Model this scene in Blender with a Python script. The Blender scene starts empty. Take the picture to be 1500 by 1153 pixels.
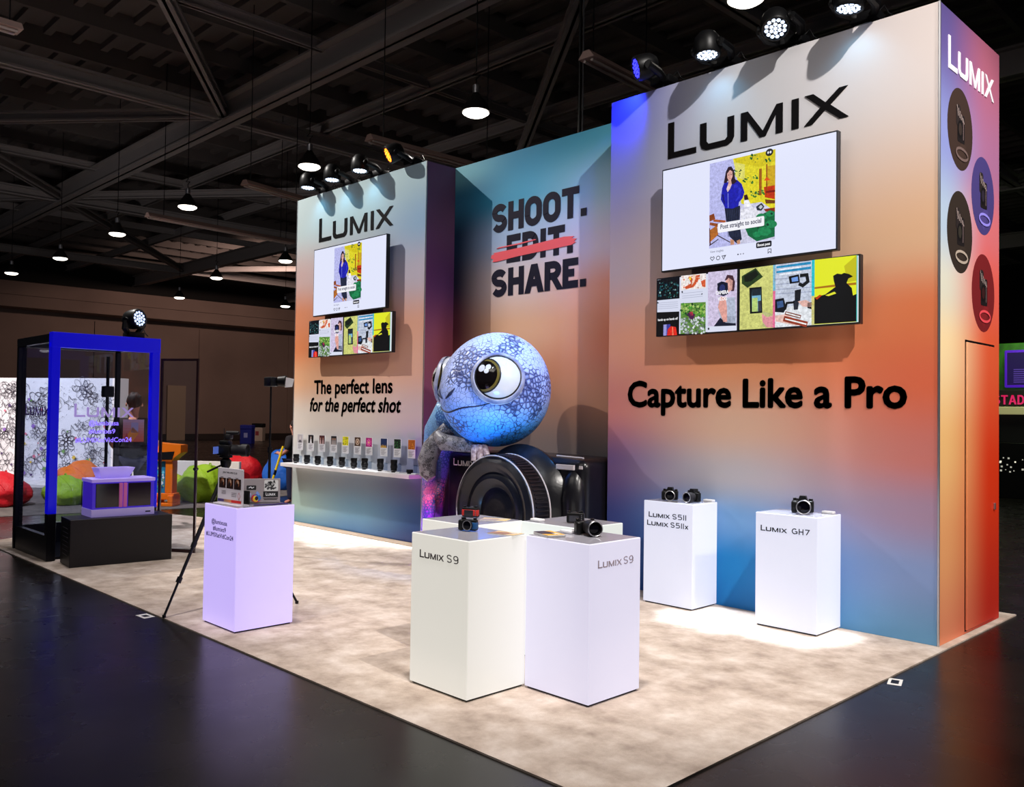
import bpy, bmesh, math, random
from mathutils import Vector, Matrix, Euler
from math import pi, sin, cos, radians, atan2, sqrt

# ------------------------------------------------------------------ camera, world, lights, exposure
SC = bpy.context.scene
COL = SC.collection
cd = bpy.data.cameras.new('camera')
cd.sensor_fit = 'HORIZONTAL'; cd.sensor_width = 36.0
cd.lens = 36.0 * 1278.49 / 1500.0
cd.clip_start = 0.05; cd.clip_end = 400
cam = bpy.data.objects.new('camera', cd); COL.objects.link(cam)
_fw = Vector((-0.71237990, 0.70139971, 0.02352297))
_rt = Vector((0.70175894, 0.71227924, 0.01388054))
_up = Vector((0.00701911, -0.02639567, 0.99962693))
cam.matrix_world = Matrix(((_rt.x, _up.x, -_fw.x, 2.57209), (_rt.y, _up.y, -_fw.y, -7.31829),
                           (_rt.z, _up.z, -_fw.z, 1.79701), (0, 0, 0, 1)))
SC.camera = cam
SC.view_settings.view_transform = 'Standard'
SC.view_settings.look = 'None'
SC.view_settings.gamma = 1.0
SC.view_settings.exposure = 0.0
SC.view_settings.use_curve_mapping = False

world = bpy.data.worlds.new('hall_air'); SC.world = world; world.use_nodes = True
_bg = world.node_tree.nodes['Background']
_bg.inputs[0].default_value = (0.75, 0.8, 1.0, 1); _bg.inputs[1].default_value = 0.03

def light(name, kind, loc, target, power, color=(1, 1, 1), size=0.2, angle=60, blend=0.4, size_y=None):
    l = bpy.data.lights.new(name, kind); l.energy = power; l.color = color
    if kind == 'SPOT':
        l.spot_size = radians(angle); l.spot_blend = blend; l.shadow_soft_size = size
    elif kind == 'AREA':
        l.size = size
        if size_y: l.shape = 'RECTANGLE'; l.size_y = size_y
    else:
        l.shadow_soft_size = size
    o = bpy.data.objects.new(name, l); COL.objects.link(o); o.location = loc
    if target is not None:
        o.rotation_euler = (Vector(target) - Vector(loc)).to_track_quat('-Z', 'Y').to_euler()
    return o

# rigged hall spots in front of the stand (they throw the screens' and the moving heads' shadows)
light('key_fill_spot', 'SPOT', (4.0, -4.2, 9.7), (-1.6, 0, 2.4), 3500, (1, 0.95, 0.9), 0.09, 52, 0.5)
light('key_fill_spot', 'SPOT', (-12.4, -4.0, 9.7), (-7.6, 0, 2.6), 3000, (1, 0.95, 0.9), 0.06, 52, 0.5)
# fill lights added overhead, standing for no particular lamps
light('hall_fill', 'AREA', (-3.5, -8.0, 8.4), (-3.8, -1.0, 1.0), 150, (1, 0.94, 0.88), 7, size_y=2.5)
light('hall_fill', 'SPOT', (6.5, -1.2, 6.6), (0, 0.8, 2.7), 2050, (1, 0.93, 0.88), .25, 42, .5)  # added to brighten the end face of the right wall
for _x, _y, _p in ((-.4, -4.4, 2600), (-4.3, -4.4, 1150), (-8.0, -3.6, 900)):     # overhead spots added to brighten the carpet
    light('hall_fill', 'SPOT', (_x, _y, 9.6), (_x, _y + .3, 0), _p, (1, 0.94, 0.9), .3, 50, .9)
light('hall_fill', 'SPOT', (-11.6, -4.8, 7.6), (-14.2, -.8, .7), 3200, (1, 0.9, 0.86), .15, 80, .8)  # added fill for the lounge and the person at the case
light('key_fill_spot', 'SPOT', (-3.0, -8.5, 9.0), (-4.3, -3.7, 1.15), 1300, (1, .95, .95), .1, 13, .7)  # added to brighten the sign and laptop
light('key_fill_spot', 'SPOT', (-2.2, -7.0, 9.7), (-4.9, -.3, 1.9), 420, (.9, .95, 1), .1, 17, .6)  # added fill on the chameleon's head
light('hall_fill', 'SPOT', (-34, 14, 8.8), (-48, 15, 3), 1700, (1, 0.7, 0.58), .3, 110, .9)  # added wash on the far wall, in place of its cove light

# ------------------------------------------------------------------ helpers
def S(c):                        # sRGB 0-255 -> linear rgba
    r = []
    for v in c[:3]:
        v = v / 255.0
        r.append(v / 12.92 if v <= 0.04045 else ((v + 0.055) / 1.055) ** 2.4)
    return (r[0], r[1], r[2], 1.0)

MATS = {}
def mat(name, rgb, rough=0.5, metal=0.0, emit=None, strength=0.0, spec=0.5, coat=0.0, trans=0.0, ior=1.45, bump=None, noise=None):
    if name in MATS: return MATS[name]
    m = bpy.data.materials.new(name); m.use_nodes = True
    nt = m.node_tree; p = nt.nodes['Principled BSDF']
    p.inputs['Base Color'].default_value = S(rgb)
    p.inputs['Roughness'].default_value = rough
    p.inputs['Metallic'].default_value = metal
    p.inputs['Specular IOR Level'].default_value = spec
    p.inputs['Coat Weight'].default_value = coat
    p.inputs['Transmission Weight'].default_value = trans
    p.inputs['IOR'].default_value = ior
    if emit is not None:
        p.inputs['Emission Color'].default_value = S(emit)
        p.inputs['Emission Strength'].default_value = strength
    if noise or bump:
        tc = nt.nodes.new('ShaderNodeTexCoord')
    if noise:                    # (scale, rgb2, lo, hi)
        n = nt.nodes.new('ShaderNodeTexNoise'); n.inputs['Scale'].default_value = noise[0]; n.inputs['Detail'].default_value = 6
        nt.links.new(tc.outputs['Object'], n.inputs['Vector'])
        r = nt.nodes.new('ShaderNodeValToRGB')
        r.color_ramp.elements[0].position = noise[2]; r.color_ramp.elements[1].position = noise[3]
        r.color_ramp.elements[0].color = S(rgb); r.color_ramp.elements[1].color = S(noise[1])
        nt.links.new(n.outputs['Fac'], r.inputs['Fac']); nt.links.new(r.outputs['Color'], p.inputs['Base Color'])
    if bump:                     # (scale, strength)
        n2 = nt.nodes.new('ShaderNodeTexNoise'); n2.inputs['Scale'].default_value = bump[0]; n2.inputs['Detail'].default_value = 5
        nt.links.new(tc.outputs['Object'], n2.inputs['Vector'])
        b = nt.nodes.new('ShaderNodeBump'); b.inputs['Strength'].default_value = bump[1]; b.inputs['Distance'].default_value = 0.05
        nt.links.new(n2.outputs['Fac'], b.inputs['Height']); nt.links.new(b.outputs['Normal'], p.inputs['Normal'])
    MATS[name] = m
    return m

def glass_mat(name, tint, gloss=0.12, alpha=0.92):
    if name in MATS: return MATS[name]
    m = bpy.data.materials.new(name); m.use_nodes = True; nt = m.node_tree; nt.nodes.clear()
    out = nt.nodes.new('ShaderNodeOutputMaterial')
    tr = nt.nodes.new('ShaderNodeBsdfTransparent'); tr.inputs['Color'].default_value = S(tint)
    gl = nt.nodes.new('ShaderNodeBsdfGlossy'); gl.inputs['Roughness'].default_value = 0.02
    gl.inputs['Color'].default_value = (0.9, 0.92, 1, 1)
    lw = nt.nodes.new('ShaderNodeLayerWeight'); lw.inputs['Blend'].default_value = .5
    pw = nt.nodes.new('ShaderNodeMath'); pw.operation = 'POWER'; pw.inputs[1].default_value = 4.0
    nt.links.new(lw.outputs['Facing'], pw.inputs[0])
    ma = nt.nodes.new('ShaderNodeMath'); ma.operation = 'MULTIPLY_ADD'; ma.inputs[1].default_value = .45; ma.inputs[2].default_value = .03
    nt.links.new(pw.outputs[0], ma.inputs[0])
    ge = nt.nodes.new('ShaderNodeNewGeometry')
    inv = nt.nodes.new('ShaderNodeMath'); inv.operation = 'SUBTRACT'; inv.inputs[0].default_value = 1.0
    nt.links.new(ge.outputs['Backfacing'], inv.inputs[1])
    fr = nt.nodes.new('ShaderNodeMath'); fr.operation = 'MULTIPLY'
    nt.links.new(ma.outputs[0], fr.inputs[0]); nt.links.new(inv.outputs[0], fr.inputs[1])
    mx = nt.nodes.new('ShaderNodeMixShader')
    nt.links.new(fr.outputs[0], mx.inputs['Fac']); nt.links.new(tr.outputs[0], mx.inputs[1]); nt.links.new(gl.outputs[0], mx.inputs[2])
    nt.links.new(mx.outputs[0], out.inputs['Surface'])
    MATS[name] = m
    return m

def col_mat(name, emit=0.0, rough=0.6):   # material that reads the artwork colours of its mesh
    if name in MATS: return MATS[name]
    m = bpy.data.materials.new(name); m.use_nodes = True; nt = m.node_tree; p = nt.nodes['Principled BSDF']
    at = nt.nodes.new('ShaderNodeAttribute'); at.attribute_name = 'Col'
    # pieces of a photograph (alpha 0) get photographic grain and mottling, flat graphics (alpha 1) stay flat
    tc = nt.nodes.new('ShaderNodeTexCoord'); n = nt.nodes.new('ShaderNodeTexNoise'); n.inputs['Scale'].default_value = 38; n.inputs['Detail'].default_value = 8; n.inputs['Roughness'].default_value = .7
    nt.links.new(tc.outputs['Object'], n.inputs['Vector'])
    mr = nt.nodes.new('ShaderNodeMapRange'); mr.inputs['From Min'].default_value = .3; mr.inputs['From Max'].default_value = .7; mr.inputs['To Min'].default_value = .62; mr.inputs['To Max'].default_value = 1.3
    nt.links.new(n.outputs['Fac'], mr.inputs['Value'])
    mg = nt.nodes.new('ShaderNodeMix'); mg.data_type = 'FLOAT'; mg.inputs[3].default_value = 1.0
    nt.links.new(at.outputs['Alpha'], mg.inputs['Factor']); nt.links.new(mr.outputs['Result'], mg.inputs[2])
    vm = nt.nodes.new('ShaderNodeVectorMath'); vm.operation = 'SCALE'
    nt.links.new(at.outputs['Color'], vm.inputs[0]); nt.links.new(mg.outputs[0], vm.inputs['Scale'])
    class a: outputs = {'Color': vm.outputs[0]}
    if emit:
        p.inputs['Base Color'].default_value = (0.01, 0.01, 0.01, 1)
        nt.links.new(a.outputs['Color'], p.inputs['Emission Color']); p.inputs['Emission Strength'].default_value = emit
        p.inputs['Roughness'].default_value = 0.15
    else:
        nt.links.new(a.outputs['Color'], p.inputs['Base Color']); p.inputs['Roughness'].default_value = rough
    MATS[name] = m
    return m

class MB:
    """collects shapes, then links them as ONE mesh object"""
    def __init__(s): s.v = []; s.f = []; s.mi = []; s.c = []; s.T = None; s.hascol = False
    def add(s, vs, fs, mi=0, col=None):
        b = len(s.v)
        s.v += [tuple(s.T @ Vector(v)) if s.T is not None else tuple(v) for v in vs]
        for f in fs:
            s.f.append([b + i for i in f]); s.mi.append(mi); s.c.append(col)
        if col is not None: s.hascol = True
        return s
    def box(s, x0, y0, z0, x1, y1, z1, mi=0, col=None):
        x0, x1 = min(x0, x1), max(x0, x1); y0, y1 = min(y0, y1), max(y0, y1); z0, z1 = min(z0, z1), max(z0, z1)
        v = [(x0, y0, z0), (x1, y0, z0), (x1, y1, z0), (x0, y1, z0), (x0, y0, z1), (x1, y0, z1), (x1, y1, z1), (x0, y1, z1)]
        return s.add(v, [(0, 3, 2, 1), (4, 5, 6, 7), (0, 1, 5, 4), (1, 2, 6, 5), (2, 3, 7, 6), (3, 0, 4, 7)], mi, col)
    def rbox(s, x0, y0, z0, x1, y1, z1, r=0.01, seg=2, mi=0):
        bm = bmesh.new(); bmesh.ops.create_cube(bm, size=1.0)
        for v in bm.verts:
            v.co = Vector((x0 + (v.co.x + .5) * (x1 - x0), y0 + (v.co.y + .5) * (y1 - y0), z0 + (v.co.z + .5) * (z1 - z0)))
        bmesh.ops.bevel(bm, geom=list(bm.edges), offset=r, segments=seg, affect='EDGES', profile=0.5)
        bm.verts.index_update()
        s.add([v.co[:] for v in bm.verts], [[v.index for v in f.verts] for f in bm.faces], mi)
        bm.free(); return s
    def tube(s, pts, rad, seg=10, mi=0, caps=True, col=None):
        pts = [Vector(p) for p in pts]; n = len(pts)
        if not hasattr(rad, '__len__'): rad = [rad] * n
        vs = []; fs = []; ref = None
        for i, p in enumerate(pts):
            d = (pts[min(i + 1, n - 1)] - pts[max(i - 1, 0)]).normalized()
            if ref is None: ref = d.orthogonal().normalized()
            a = (ref - d * ref.dot(d)); a = a.normalized() if a.length > 1e-6 else d.orthogonal().normalized()
            ref = a; b = d.cross(a)
            for k in range(seg):
                t = 2 * pi * k / seg
                vs.append(p + (a * cos(t) + b * sin(t)) * rad[i])
        for i in range(n - 1):
            for k in range(seg):
                k2 = (k + 1) % seg
                fs.append((i * seg + k, i * seg + k2, (i + 1) * seg + k2, (i + 1) * seg + k))
        if caps: fs.append(tuple(range(seg))[::-1]); fs.append(tuple((n - 1) * seg + k for k in range(seg)))
        return s.add(vs, fs, mi, col)
    def lathe(s, prof, origin=(0, 0, 0), axis=(0, 0, 1), seg=24, mi=0, caps=True):   # prof: (radius, height) pairs
        d = Vector(axis).normalized(); a = d.orthogonal().normalized(); b = d.cross(a); o = Vector(origin)
        vs = []; fs = []; n = len(prof)
        for r, h in prof:
            for k in range(seg):
                t = 2 * pi * k / seg
                vs.append(o + d * h + (a * cos(t) + b * sin(t)) * max(r, 1e-5))
        for i in range(n - 1):
            for k in range(seg):
                k2 = (k + 1) % seg
                fs.append((i * seg + k, i * seg + k2, (i + 1) * seg + k2, (i + 1) * seg + k))
        if caps: fs.append(tuple(range(seg))[::-1]); fs.append(tuple((n - 1) * seg + k for k in range(seg)))
        return s.add(vs, fs, mi)
    def prism(s, poly, y0, y1, mi=0):          # polygon in x,z, thick along y
        n = len(poly)
        vs = [(x, y0, z) for x, z in poly] + [(x, y1, z) for x, z in poly]
        fs = [tuple(range(n)), tuple(range(2 * n - 1, n - 1, -1))] + [(i, n + i, n + (i + 1) % n, (i + 1) % n) for i in range(n)]
        return s.add(vs, fs, mi)
    def build(s, name, mats, parent=None, smooth=False, loc=None, rot=None):
        me = bpy.data.meshes.new(name); me.from_pydata(s.v, [], s.f)
        for m in (mats if isinstance(mats, (list, tuple)) else [mats]): me.materials.append(m)
        me.polygons.foreach_set('material_index', s.mi)
        if s.hascol:
            ca = me.color_attributes.new('Col', 'FLOAT_COLOR', 'CORNER'); buf = []
            for p, c in zip(me.polygons, s.c):
                buf += list(c or (0, 0, 0, 1)) * p.loop_total
            ca.data.foreach_set('color', buf)
        me.update()
        if not s.hascol:
            bm = bmesh.new(); bm.from_mesh(me); bmesh.ops.recalc_face_normals(bm, faces=bm.faces); bm.to_mesh(me); bm.free()
        if smooth:
            me.shade_smooth(); me.set_sharp_from_angle(angle=radians(40))
        o = bpy.data.objects.new(name, me); COL.objects.link(o)
        if parent is not None: o.parent = parent
        if loc is not None: o.location = loc
        if rot is not None: o.rotation_euler = rot
        return o

def tag(o, label=None, cat=None, group=None, kind=None):
    if label: o['label'] = label
    if cat: o['category'] = cat
    if group: o['group'] = group
    if kind: o['kind'] = kind
    return o
def thing(name, loc, label, cat, group=None, rz=0.0):
    o = bpy.data.objects.new(name, None); COL.objects.link(o); o.empty_display_size = 0.1
    o.location = loc; o.rotation_euler = (0, 0, rz)
    return tag(o, label, cat, group)
def copy_tree(o, parent=None):
    c = o.copy(); COL.objects.link(c)
    if parent is not None: c.parent = parent
    for ch in list(o.children): copy_tree(ch, c)
    return c

# ---- lettering
TXT = {}
def text_mesh(s):
    if s in TXT: return TXT[s]
    cu = bpy.data.curves.new('t', 'FONT'); cu.body = s; cu.size = 1.0; cu.resolution_u = 3
    ob = bpy.data.objects.new('t', cu); me = ob.to_mesh()
    vs = [(v.co.x, v.co.y) for v in me.vertices]; fs = [list(p.vertices) for p in me.polygons]
    ob.to_mesh_clear(); bpy.data.objects.remove(ob); bpy.data.curves.remove(cu)
    TXT[s] = (vs, fs); return TXT[s]
CAPH = max(v[1] for v in text_mesh('H')[0])
def text_polys(s, x0, x1, base, cap, bold=0.0, slant=0.0):
    """the text fitted to x0..x1 with its baseline and capital height -> (verts2d, faces)"""
    vs, fs = text_mesh(s)
    xa = min(v[0] for v in vs); xb = max(v[0] for v in vs)
    sx = (x1 - x0) / (xb - xa); sz = cap / CAPH
    offs = [(0, 0)]
    if bold:
        offs = [(bold * cos(k * pi / 4), bold * sin(k * pi / 4)) for k in range(8)] + [(0, 0)]
    V = []; F = []
    for ox, oz in offs:
        b = len(V)
        for x, z in vs:
            zz = z * sz; V.append((x0 + (x - xa) * sx + slant * zz + ox, base + zz + oz))
        F += [[b + i for i in f] for f in fs]
    return V, F

def arc(cx, cy, rx, ry, a0, a1, n=8):
    return [(cx + rx * cos(radians(a0 + (a1 - a0) * i / n)), cy + ry * sin(radians(a0 + (a1 - a0) * i / n))) for i in range(n + 1)]
# letters as centre lines in a box one high; (width, strokes); a stroke ending in 'c' is closed
GLYPH = {
 'S': (.62, [arc(.31, .75, .31, .25, 25, 180, 9) + arc(.31, .75, .31, .25, 190, 270, 4)[0:4] + arc(.31, .25, .31, .25, 90, 0, 6) + arc(.31, .25, .31, .25, -10, -155, 8)]),
 'H': (.62, [[(0, 0), (0, 1)], [(.62, 0), (.62, 1)], [(0, .5), (.62, .5)]]),
 'O': (.66, [arc(.33, .67, .33, .33, 0, 180, 12) + arc(.33, .33, .33, .33, 180, 360, 12) + ['c']]),
 'T': (.6, [[(0, 1), (.6, 1)], [(.3, 1), (.3, 0)]]),
 'E': (.5, [[(.5, 1), (0, 1), (0, 0), (.5, 0)], [(0, .52), (.45, .52)]]),
 'D': (.6, [[(0, 0), (0, 1), (.25, 1)] + arc(.25, .6, .35, .4, 80, 0, 5) + arc(.25, .4, .35, .4, 0, -90, 6) + ['c']]),
 'I': (.0, [[(0, 0), (0, 1)]]),
 'A': (.7, [[(0, 0), (.35, 1), (.7, 0)], [(.12, .3), (.58, .3)]]),
 'R': (.58, [[(0, 0), (0, 1), (.3, 1)] + arc(.3, .74, .28, .26, 80, -90, 9) + [(0, .48)], [(.3, .48), (.6, 0)]]),
 '.': (.02, [[(0, .0), (.02, .0)]]),
 '9': (.62, [arc(.31, .7, .31, .3, -20, 340, 16) + ['c'], [(.62, .7), (.62, .3)] + arc(.31, .3, .31, .3, 0, -90, 6) + [(.08, 0)]]),
 '5': (.62, [[(.58, 1), (.06, 1), (.03, .56), (.36, .6)] + arc(.36, .3, .27, .3, 70, -90, 8) + [(0, 0)]]),
 'G': (.8, [arc(.4, .5, .4, .5, 50, 300, 14) + [(.8, .1), (.8, .46), (.5, .46)]]),
 '7': (.66, [[(0, 1), (.66, 1), (.2, 0)]]),
 'x': (.4, [[(0, 0), (.4, .62)], [(0, .62), (.4, 0)]]),
 'N': (.66, [[(0, 0), (0, 1), (.66, 0), (.66, 1)]]),
}
def thick(pts, t, closed=False):
    """centre line -> list of quads of thickness t with mitred joints"""
    P = [Vector(p) for p in pts]; n = len(P); L = []; R = []
    for i in range(n):
        a = P[(i - 1) % n] if (closed or i > 0) else None
        b = P[(i + 1) % n] if (closed or i < n - 1) else None
        d1 = (P[i] - a).normalized() if a is not None else (b - P[i]).normalized()
        d2 = (b - P[i]).normalized() if b is not None else d1
        nn = Vector((-d1.y - d2.y, d1.x + d2.x))
        if nn.length < 1e-6: nn = Vector((-d1.y, d1.x))
        nn.normalize(); k = max(0.45, nn.dot(Vector((-d1.y, d1.x))))
        L.append(P[i] + nn * (t / 2 / k)); R.append(P[i] - nn * (t / 2 / k))
    q = []
    for i in range(n if closed else n - 1):
        j = (i + 1) % n
        q.append([tuple(R[i]), tuple(R[j]), tuple(L[j]), tuple(L[i])])
    return q
def stroke_text(s, x0, x1, base, h, t, gap=0.2, space=0.45):
    """stroke letters fitted between x0 and x1 (outer edges) -> list of polygons"""
    wid = []
    tot = 0.0
    for i, ch in enumerate(s):
        if ch == ' ': w = space
        else: w = GLYPH[ch][0]
        wid.append(w)
    tt = t / h
    tot = sum(w + (tt + gap if c != ' ' else 0) for w, c in zip(wid, s)) - gap
    k = (x1 - x0 - 0) / (tot * h)
    out = []; x = x0
    for ch, w in zip(s, wid):
        if ch == ' ': x += w * h * k; continue
        for st in GLYPH[ch][1]:
            cl = st[-1] == 'c'
            pts = st[:-1] if cl else st
            hh = h - t
            pp = [(x + t / 2 + u * h * k + (tt * h * k - t) / 2, base + t / 2 + v * hh) for u, v in pts]
            # square ends reach the full height
            if not cl and len(pp) == 2 and ch != '.':
                (ax, ay), (bx, by) = pp
                d = Vector((bx - ax, by - ay)).normalized() * (t / 2)
                if abs(d.y) > abs(d.x) * .3: pp = [(ax - d.x, ay - d.y), (bx + d.x, by + d.y)]
                elif ch != 'A': pp = [(ax - d.x, ay), (bx + d.x, by)] if ch in 'T' else pp
            if ch == 'E' and len(pp) == 4: pp[0] = (pp[0][0] + t / 2, pp[0][1]); pp[-1] = (pp[-1][0] + t / 2, pp[-1][1])
            if ch == '.': pp = [(x, base + t / 2), (x + t, base + t / 2)]
            if ch == 'R' and len(pp) > 3: pp[0] = (pp[0][0], base)
            if len(pp) == 2 and ch == 'R' and pp[0][0] != pp[1][0]:
                wl = t * 1.12; out.append([(pp[1][0] - wl / 2, base), (pp[1][0] + wl / 2, base), (pp[0][0] + wl / 2, pp[0][1]), (pp[0][0] - wl / 2, pp[0][1])]); continue
            if ch == 'A' and len(pp) == 3:
                wl = t * 1.06; xa, xb, xc = pp[0][0] - t * .1, pp[1][0], pp[2][0] + t * .1; top = base + h
                out.append([(xa - wl / 2, base), (xa + wl / 2, base), (xb + wl * .45, top), (xb - wl * .55, top)])
                out.append([(xc - wl / 2, base), (xc + wl / 2, base), (xb + wl * .55, top), (xb - wl * .45, top)]); continue
            if ch == 'N': pp[0] = (pp[0][0], base); pp[-1] = (pp[-1][0], base + h)
            out += thick(pp, t, cl)
        x += (w + tt + gap) * h * k
    return out
# the extended logo word with a tall first letter: polygons in metres at the size of the wall sign, origin at its lower left
def logo_polys(x0, base, w, h):
    kx = w / 1.882; kz = h / .367
    P = [[(0, 0), (.337, 0), (.337, .058), (.073, .058), (.073, .367), (0, .367)],
         [(.382, .272), (.382, .07), (.40, .025), (.45, 0), (.69, 0), (.74, .025), (.763, .07), (.763, .272), (.69, .272), (.69, .085), (.665, .057), (.48, .057), (.455, .085), (.455, .272)],
         [(.836, 0), (.904, 0), (.904, .19), (1.035, 0), (1.095, 0), (1.2, .185), (1.2, 0), (1.268, 0), (1.268, .272), (1.205, .272), (1.067, .055), (.91, .272), (.836, .272)],
         [(1.357, 0), (1.425, 0), (1.425, .272), (1.357, .272)],
         [(1.478, 0), (1.552, 0), (1.675, .105), (1.805, 0), (1.887, 0), (1.722, .142), (1.88, .272), (1.803, .272), (1.678, .172), (1.565, .272), (1.482, .272), (1.632, .138)]]
    return [[(x0 + x * kx, base + z * kz) for x, z in p] for p in P]

class Art:
    """a flat picture in its own u,v plane: u along +X, v along +Z, facing -Y; layers a hair apart"""
    def __init__(s, step=0.0008): s.m = MB(); s.L = 0; s.step = step; s.photo = False
    def up(s, n=1): s.L += n; return s
    def poly(s, pts, c):
        d = -s.L * s.step
        s.m.add([(x, d, z) for x, z in pts], [tuple(range(len(pts)))], 0, S(c)[:3] + (0.0 if s.photo else 1.0,)); return s
    def rect(s, x0, z0, x1, z1, c): return s.poly([(x0, z0), (x1, z0), (x1, z1), (x0, z1)], c)
    def disc(s, cx, cz, rx, rz, c, n=20, a=0.0): 
        ca, sa = cos(a), sin(a); pts = []
        for k in range(n):
            u, v = rx * cos(2 * pi * k / n), rz * sin(2 * pi * k / n)
            pts.append((cx + u * ca - v * sa, cz + u * sa + v * ca))
        return s.poly(pts, c)
    def rrect(s, x0, z0, x1, z1, r, c):
        pts = arc(x1 - r, z1 - r, r, r, 0, 90, 4) + arc(x0 + r, z1 - r, r, r, 90, 180, 4) + arc(x0 + r, z0 + r, r, r, 180, 270, 4) + arc(x1 - r, z0 + r, r, r, 270, 360, 4)
        return s.poly(pts, c)
    def line(s, pts, t, c, closed=False):
        for q in thick(pts, t, closed): s.poly(q, c)
        return s
    def polys(s, ps, c):
        for p in ps: s.poly(p, c)
        return s
    def text(s, t, x0, x1, base, cap, c, bold=0.0, slant=0.0):
        V, F = text_polys(t, x0, x1, base, cap, bold, slant); d = -s.L * s.step
        s.m.add([(x, d, z) for x, z in V], F, 0, S(c)); return s
    def grad(s, x0, z0, x1, z1, ca, cb, n=10, horiz=False):
        for k in range(n):
            f = (k + .5) / n; c = tuple(a + (b - a) * f for a, b in zip(ca, cb))
            if horiz: s.rect(x0 + (x1 - x0) * k / n, z0, x0 + (x1 - x0) * (k + 1) / n, z1, c)
            else: s.rect(x0, z0 + (z1 - z0) * k / n, x1, z0 + (z1 - z0) * (k + 1) / n, c)
        return s
    def build(s, name, m, parent=None, loc=None, rot=None): return s.m.build(name, m, parent, False, loc, rot)

def letters(name, polys, m, parent, y, depth=0.006, loc=None, rot=None, vf=None):
    """flat-cut letters with a little thickness, front at y - depth"""
    b = MB()
    for i, p in enumerate(polys): b.prism(p, y - depth - .0004 * (i % 9), y)
    if vf:
        V, F = vf; b.add([(x, y - depth, z) for x, z in V], F)
    return b.build(name, m, parent, False, loc, rot)

def skin_obj(name, V, Ed, R, m, parent, sub=2, root=0):
    me = bpy.data.meshes.new(name); me.from_pydata([tuple(v) for v in V], Ed, [])
    me.materials.append(m)
    o = bpy.data.objects.new(name, me); COL.objects.link(o); o.parent = parent
    sk = o.modifiers.new('skin', 'SKIN'); sk.use_smooth_shade = True
    for i, r in enumerate(R):
        d = me.skin_vertices[0].data[i]; d.radius = (r, r) if not hasattr(r, '__len__') else r
        d.use_root = (i == root)
    sb = o.modifiers.new('sub', 'SUBSURF'); sb.levels = sub; sb.render_levels = sub
    # bake the modifiers so that the object is a plain mesh
    dg = bpy.context.evaluated_depsgraph_get(); ev = o.evaluated_get(dg)
    me2 = bpy.data.meshes.new_from_object(ev); o.modifiers.clear(); o.data = me2
    return o

def blob(name, c, r, m, parent=None, seg=32, rings=20, fn=None, loc=None):
    """a sphere-like closed surface; fn(dir) scales the radius"""
    vs = []; fs = []
    for i in range(rings + 1):
        th = pi * i / rings
        for k in range(seg):
            ph = 2 * pi * k / seg
            d = Vector((sin(th) * cos(ph), sin(th) * sin(ph), cos(th)))
            q = fn(d) if fn else 1.0
            vs.append((c[0] + d.x * r[0] * q, c[1] + d.y * r[1] * q, c[2] + d.z * r[2] * q))
    for i in range(rings):
        for k in range(seg):
            k2 = (k + 1) % seg
            fs.append((i * seg + k, (i + 1) * seg + k, (i + 1) * seg + k2, i * seg + k2))
    b = MB(); b.add(vs, fs)
    me_o = b.build(name, m, parent, True, loc)
    bm = bmesh.new(); bm.from_mesh(me_o.data); bmesh.ops.remove_doubles(bm, verts=bm.verts, dist=1e-5); bm.to_mesh(me_o.data); bm.free()
    me_o.data.shade_smooth()
    return me_o

def quad(c):                     # corners TL, TR, BR, BL of a picture -> function from a point to (s, t) with t up
    tl, tr, br, bl = [Vector(p) for p in c]
    def f(a, b):
        s = t = .5
        for _ in range(12):
            top = tl.lerp(tr, s); bot = bl.lerp(br, s)
            t = (b - bot.y) / (top.y - bot.y)
            lf = bl.lerp(tl, t); rt = br.lerp(tr, t)
            s = (a - lf.x) / (rt.x - lf.x)
        return s, t
    return f
# ------------------------------------------------------------------ printed wall graphics (artwork colours of the fabric print; two columns also carry painted light and shade)
def print_mat(name, axis, cols, top=5.18, rough=0.55):
    m = bpy.data.materials.new(name); m.use_nodes = True; nt = m.node_tree; p = nt.nodes['Principled BSDF']
    p.inputs['Roughness'].default_value = rough; p.inputs['Specular IOR Level'].default_value = 0.25
    tc = nt.nodes.new('ShaderNodeTexCoord'); sp = nt.nodes.new('ShaderNodeSeparateXYZ')
    nt.links.new(tc.outputs['Object'], sp.inputs[0])
    hz = nt.nodes.new('ShaderNodeMath'); hz.operation = 'DIVIDE'; hz.inputs[1].default_value = top
    nt.links.new(sp.outputs['Z'], hz.inputs[0])
    prev = None
    for i, (pos, ramp) in enumerate(cols):
        r = nt.nodes.new('ShaderNodeValToRGB'); r.color_ramp.interpolation = 'EASE'
        ramp = sorted(ramp); el = r.color_ramp.elements
        while len(el) < len(ramp): el.new(0.5)
        for e, (z, c) in zip(el, ramp): e.position = z / top
        for e, (z, c) in zip(el, ramp): e.position = z / top; e.color = S(c)
        nt.links.new(hz.outputs[0], r.inputs['Fac'])
        if prev is None: prev = (pos, r.outputs['Color']); continue
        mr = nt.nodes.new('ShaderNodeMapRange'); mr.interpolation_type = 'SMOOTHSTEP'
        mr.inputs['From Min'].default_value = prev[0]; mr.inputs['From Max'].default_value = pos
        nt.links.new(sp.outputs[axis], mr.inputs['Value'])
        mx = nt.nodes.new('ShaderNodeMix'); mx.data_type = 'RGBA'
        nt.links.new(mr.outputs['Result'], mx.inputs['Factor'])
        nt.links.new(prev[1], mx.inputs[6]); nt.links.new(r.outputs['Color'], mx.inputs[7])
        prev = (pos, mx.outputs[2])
    nt.links.new(prev[1], p.inputs['Base Color'])
    return m

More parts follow.
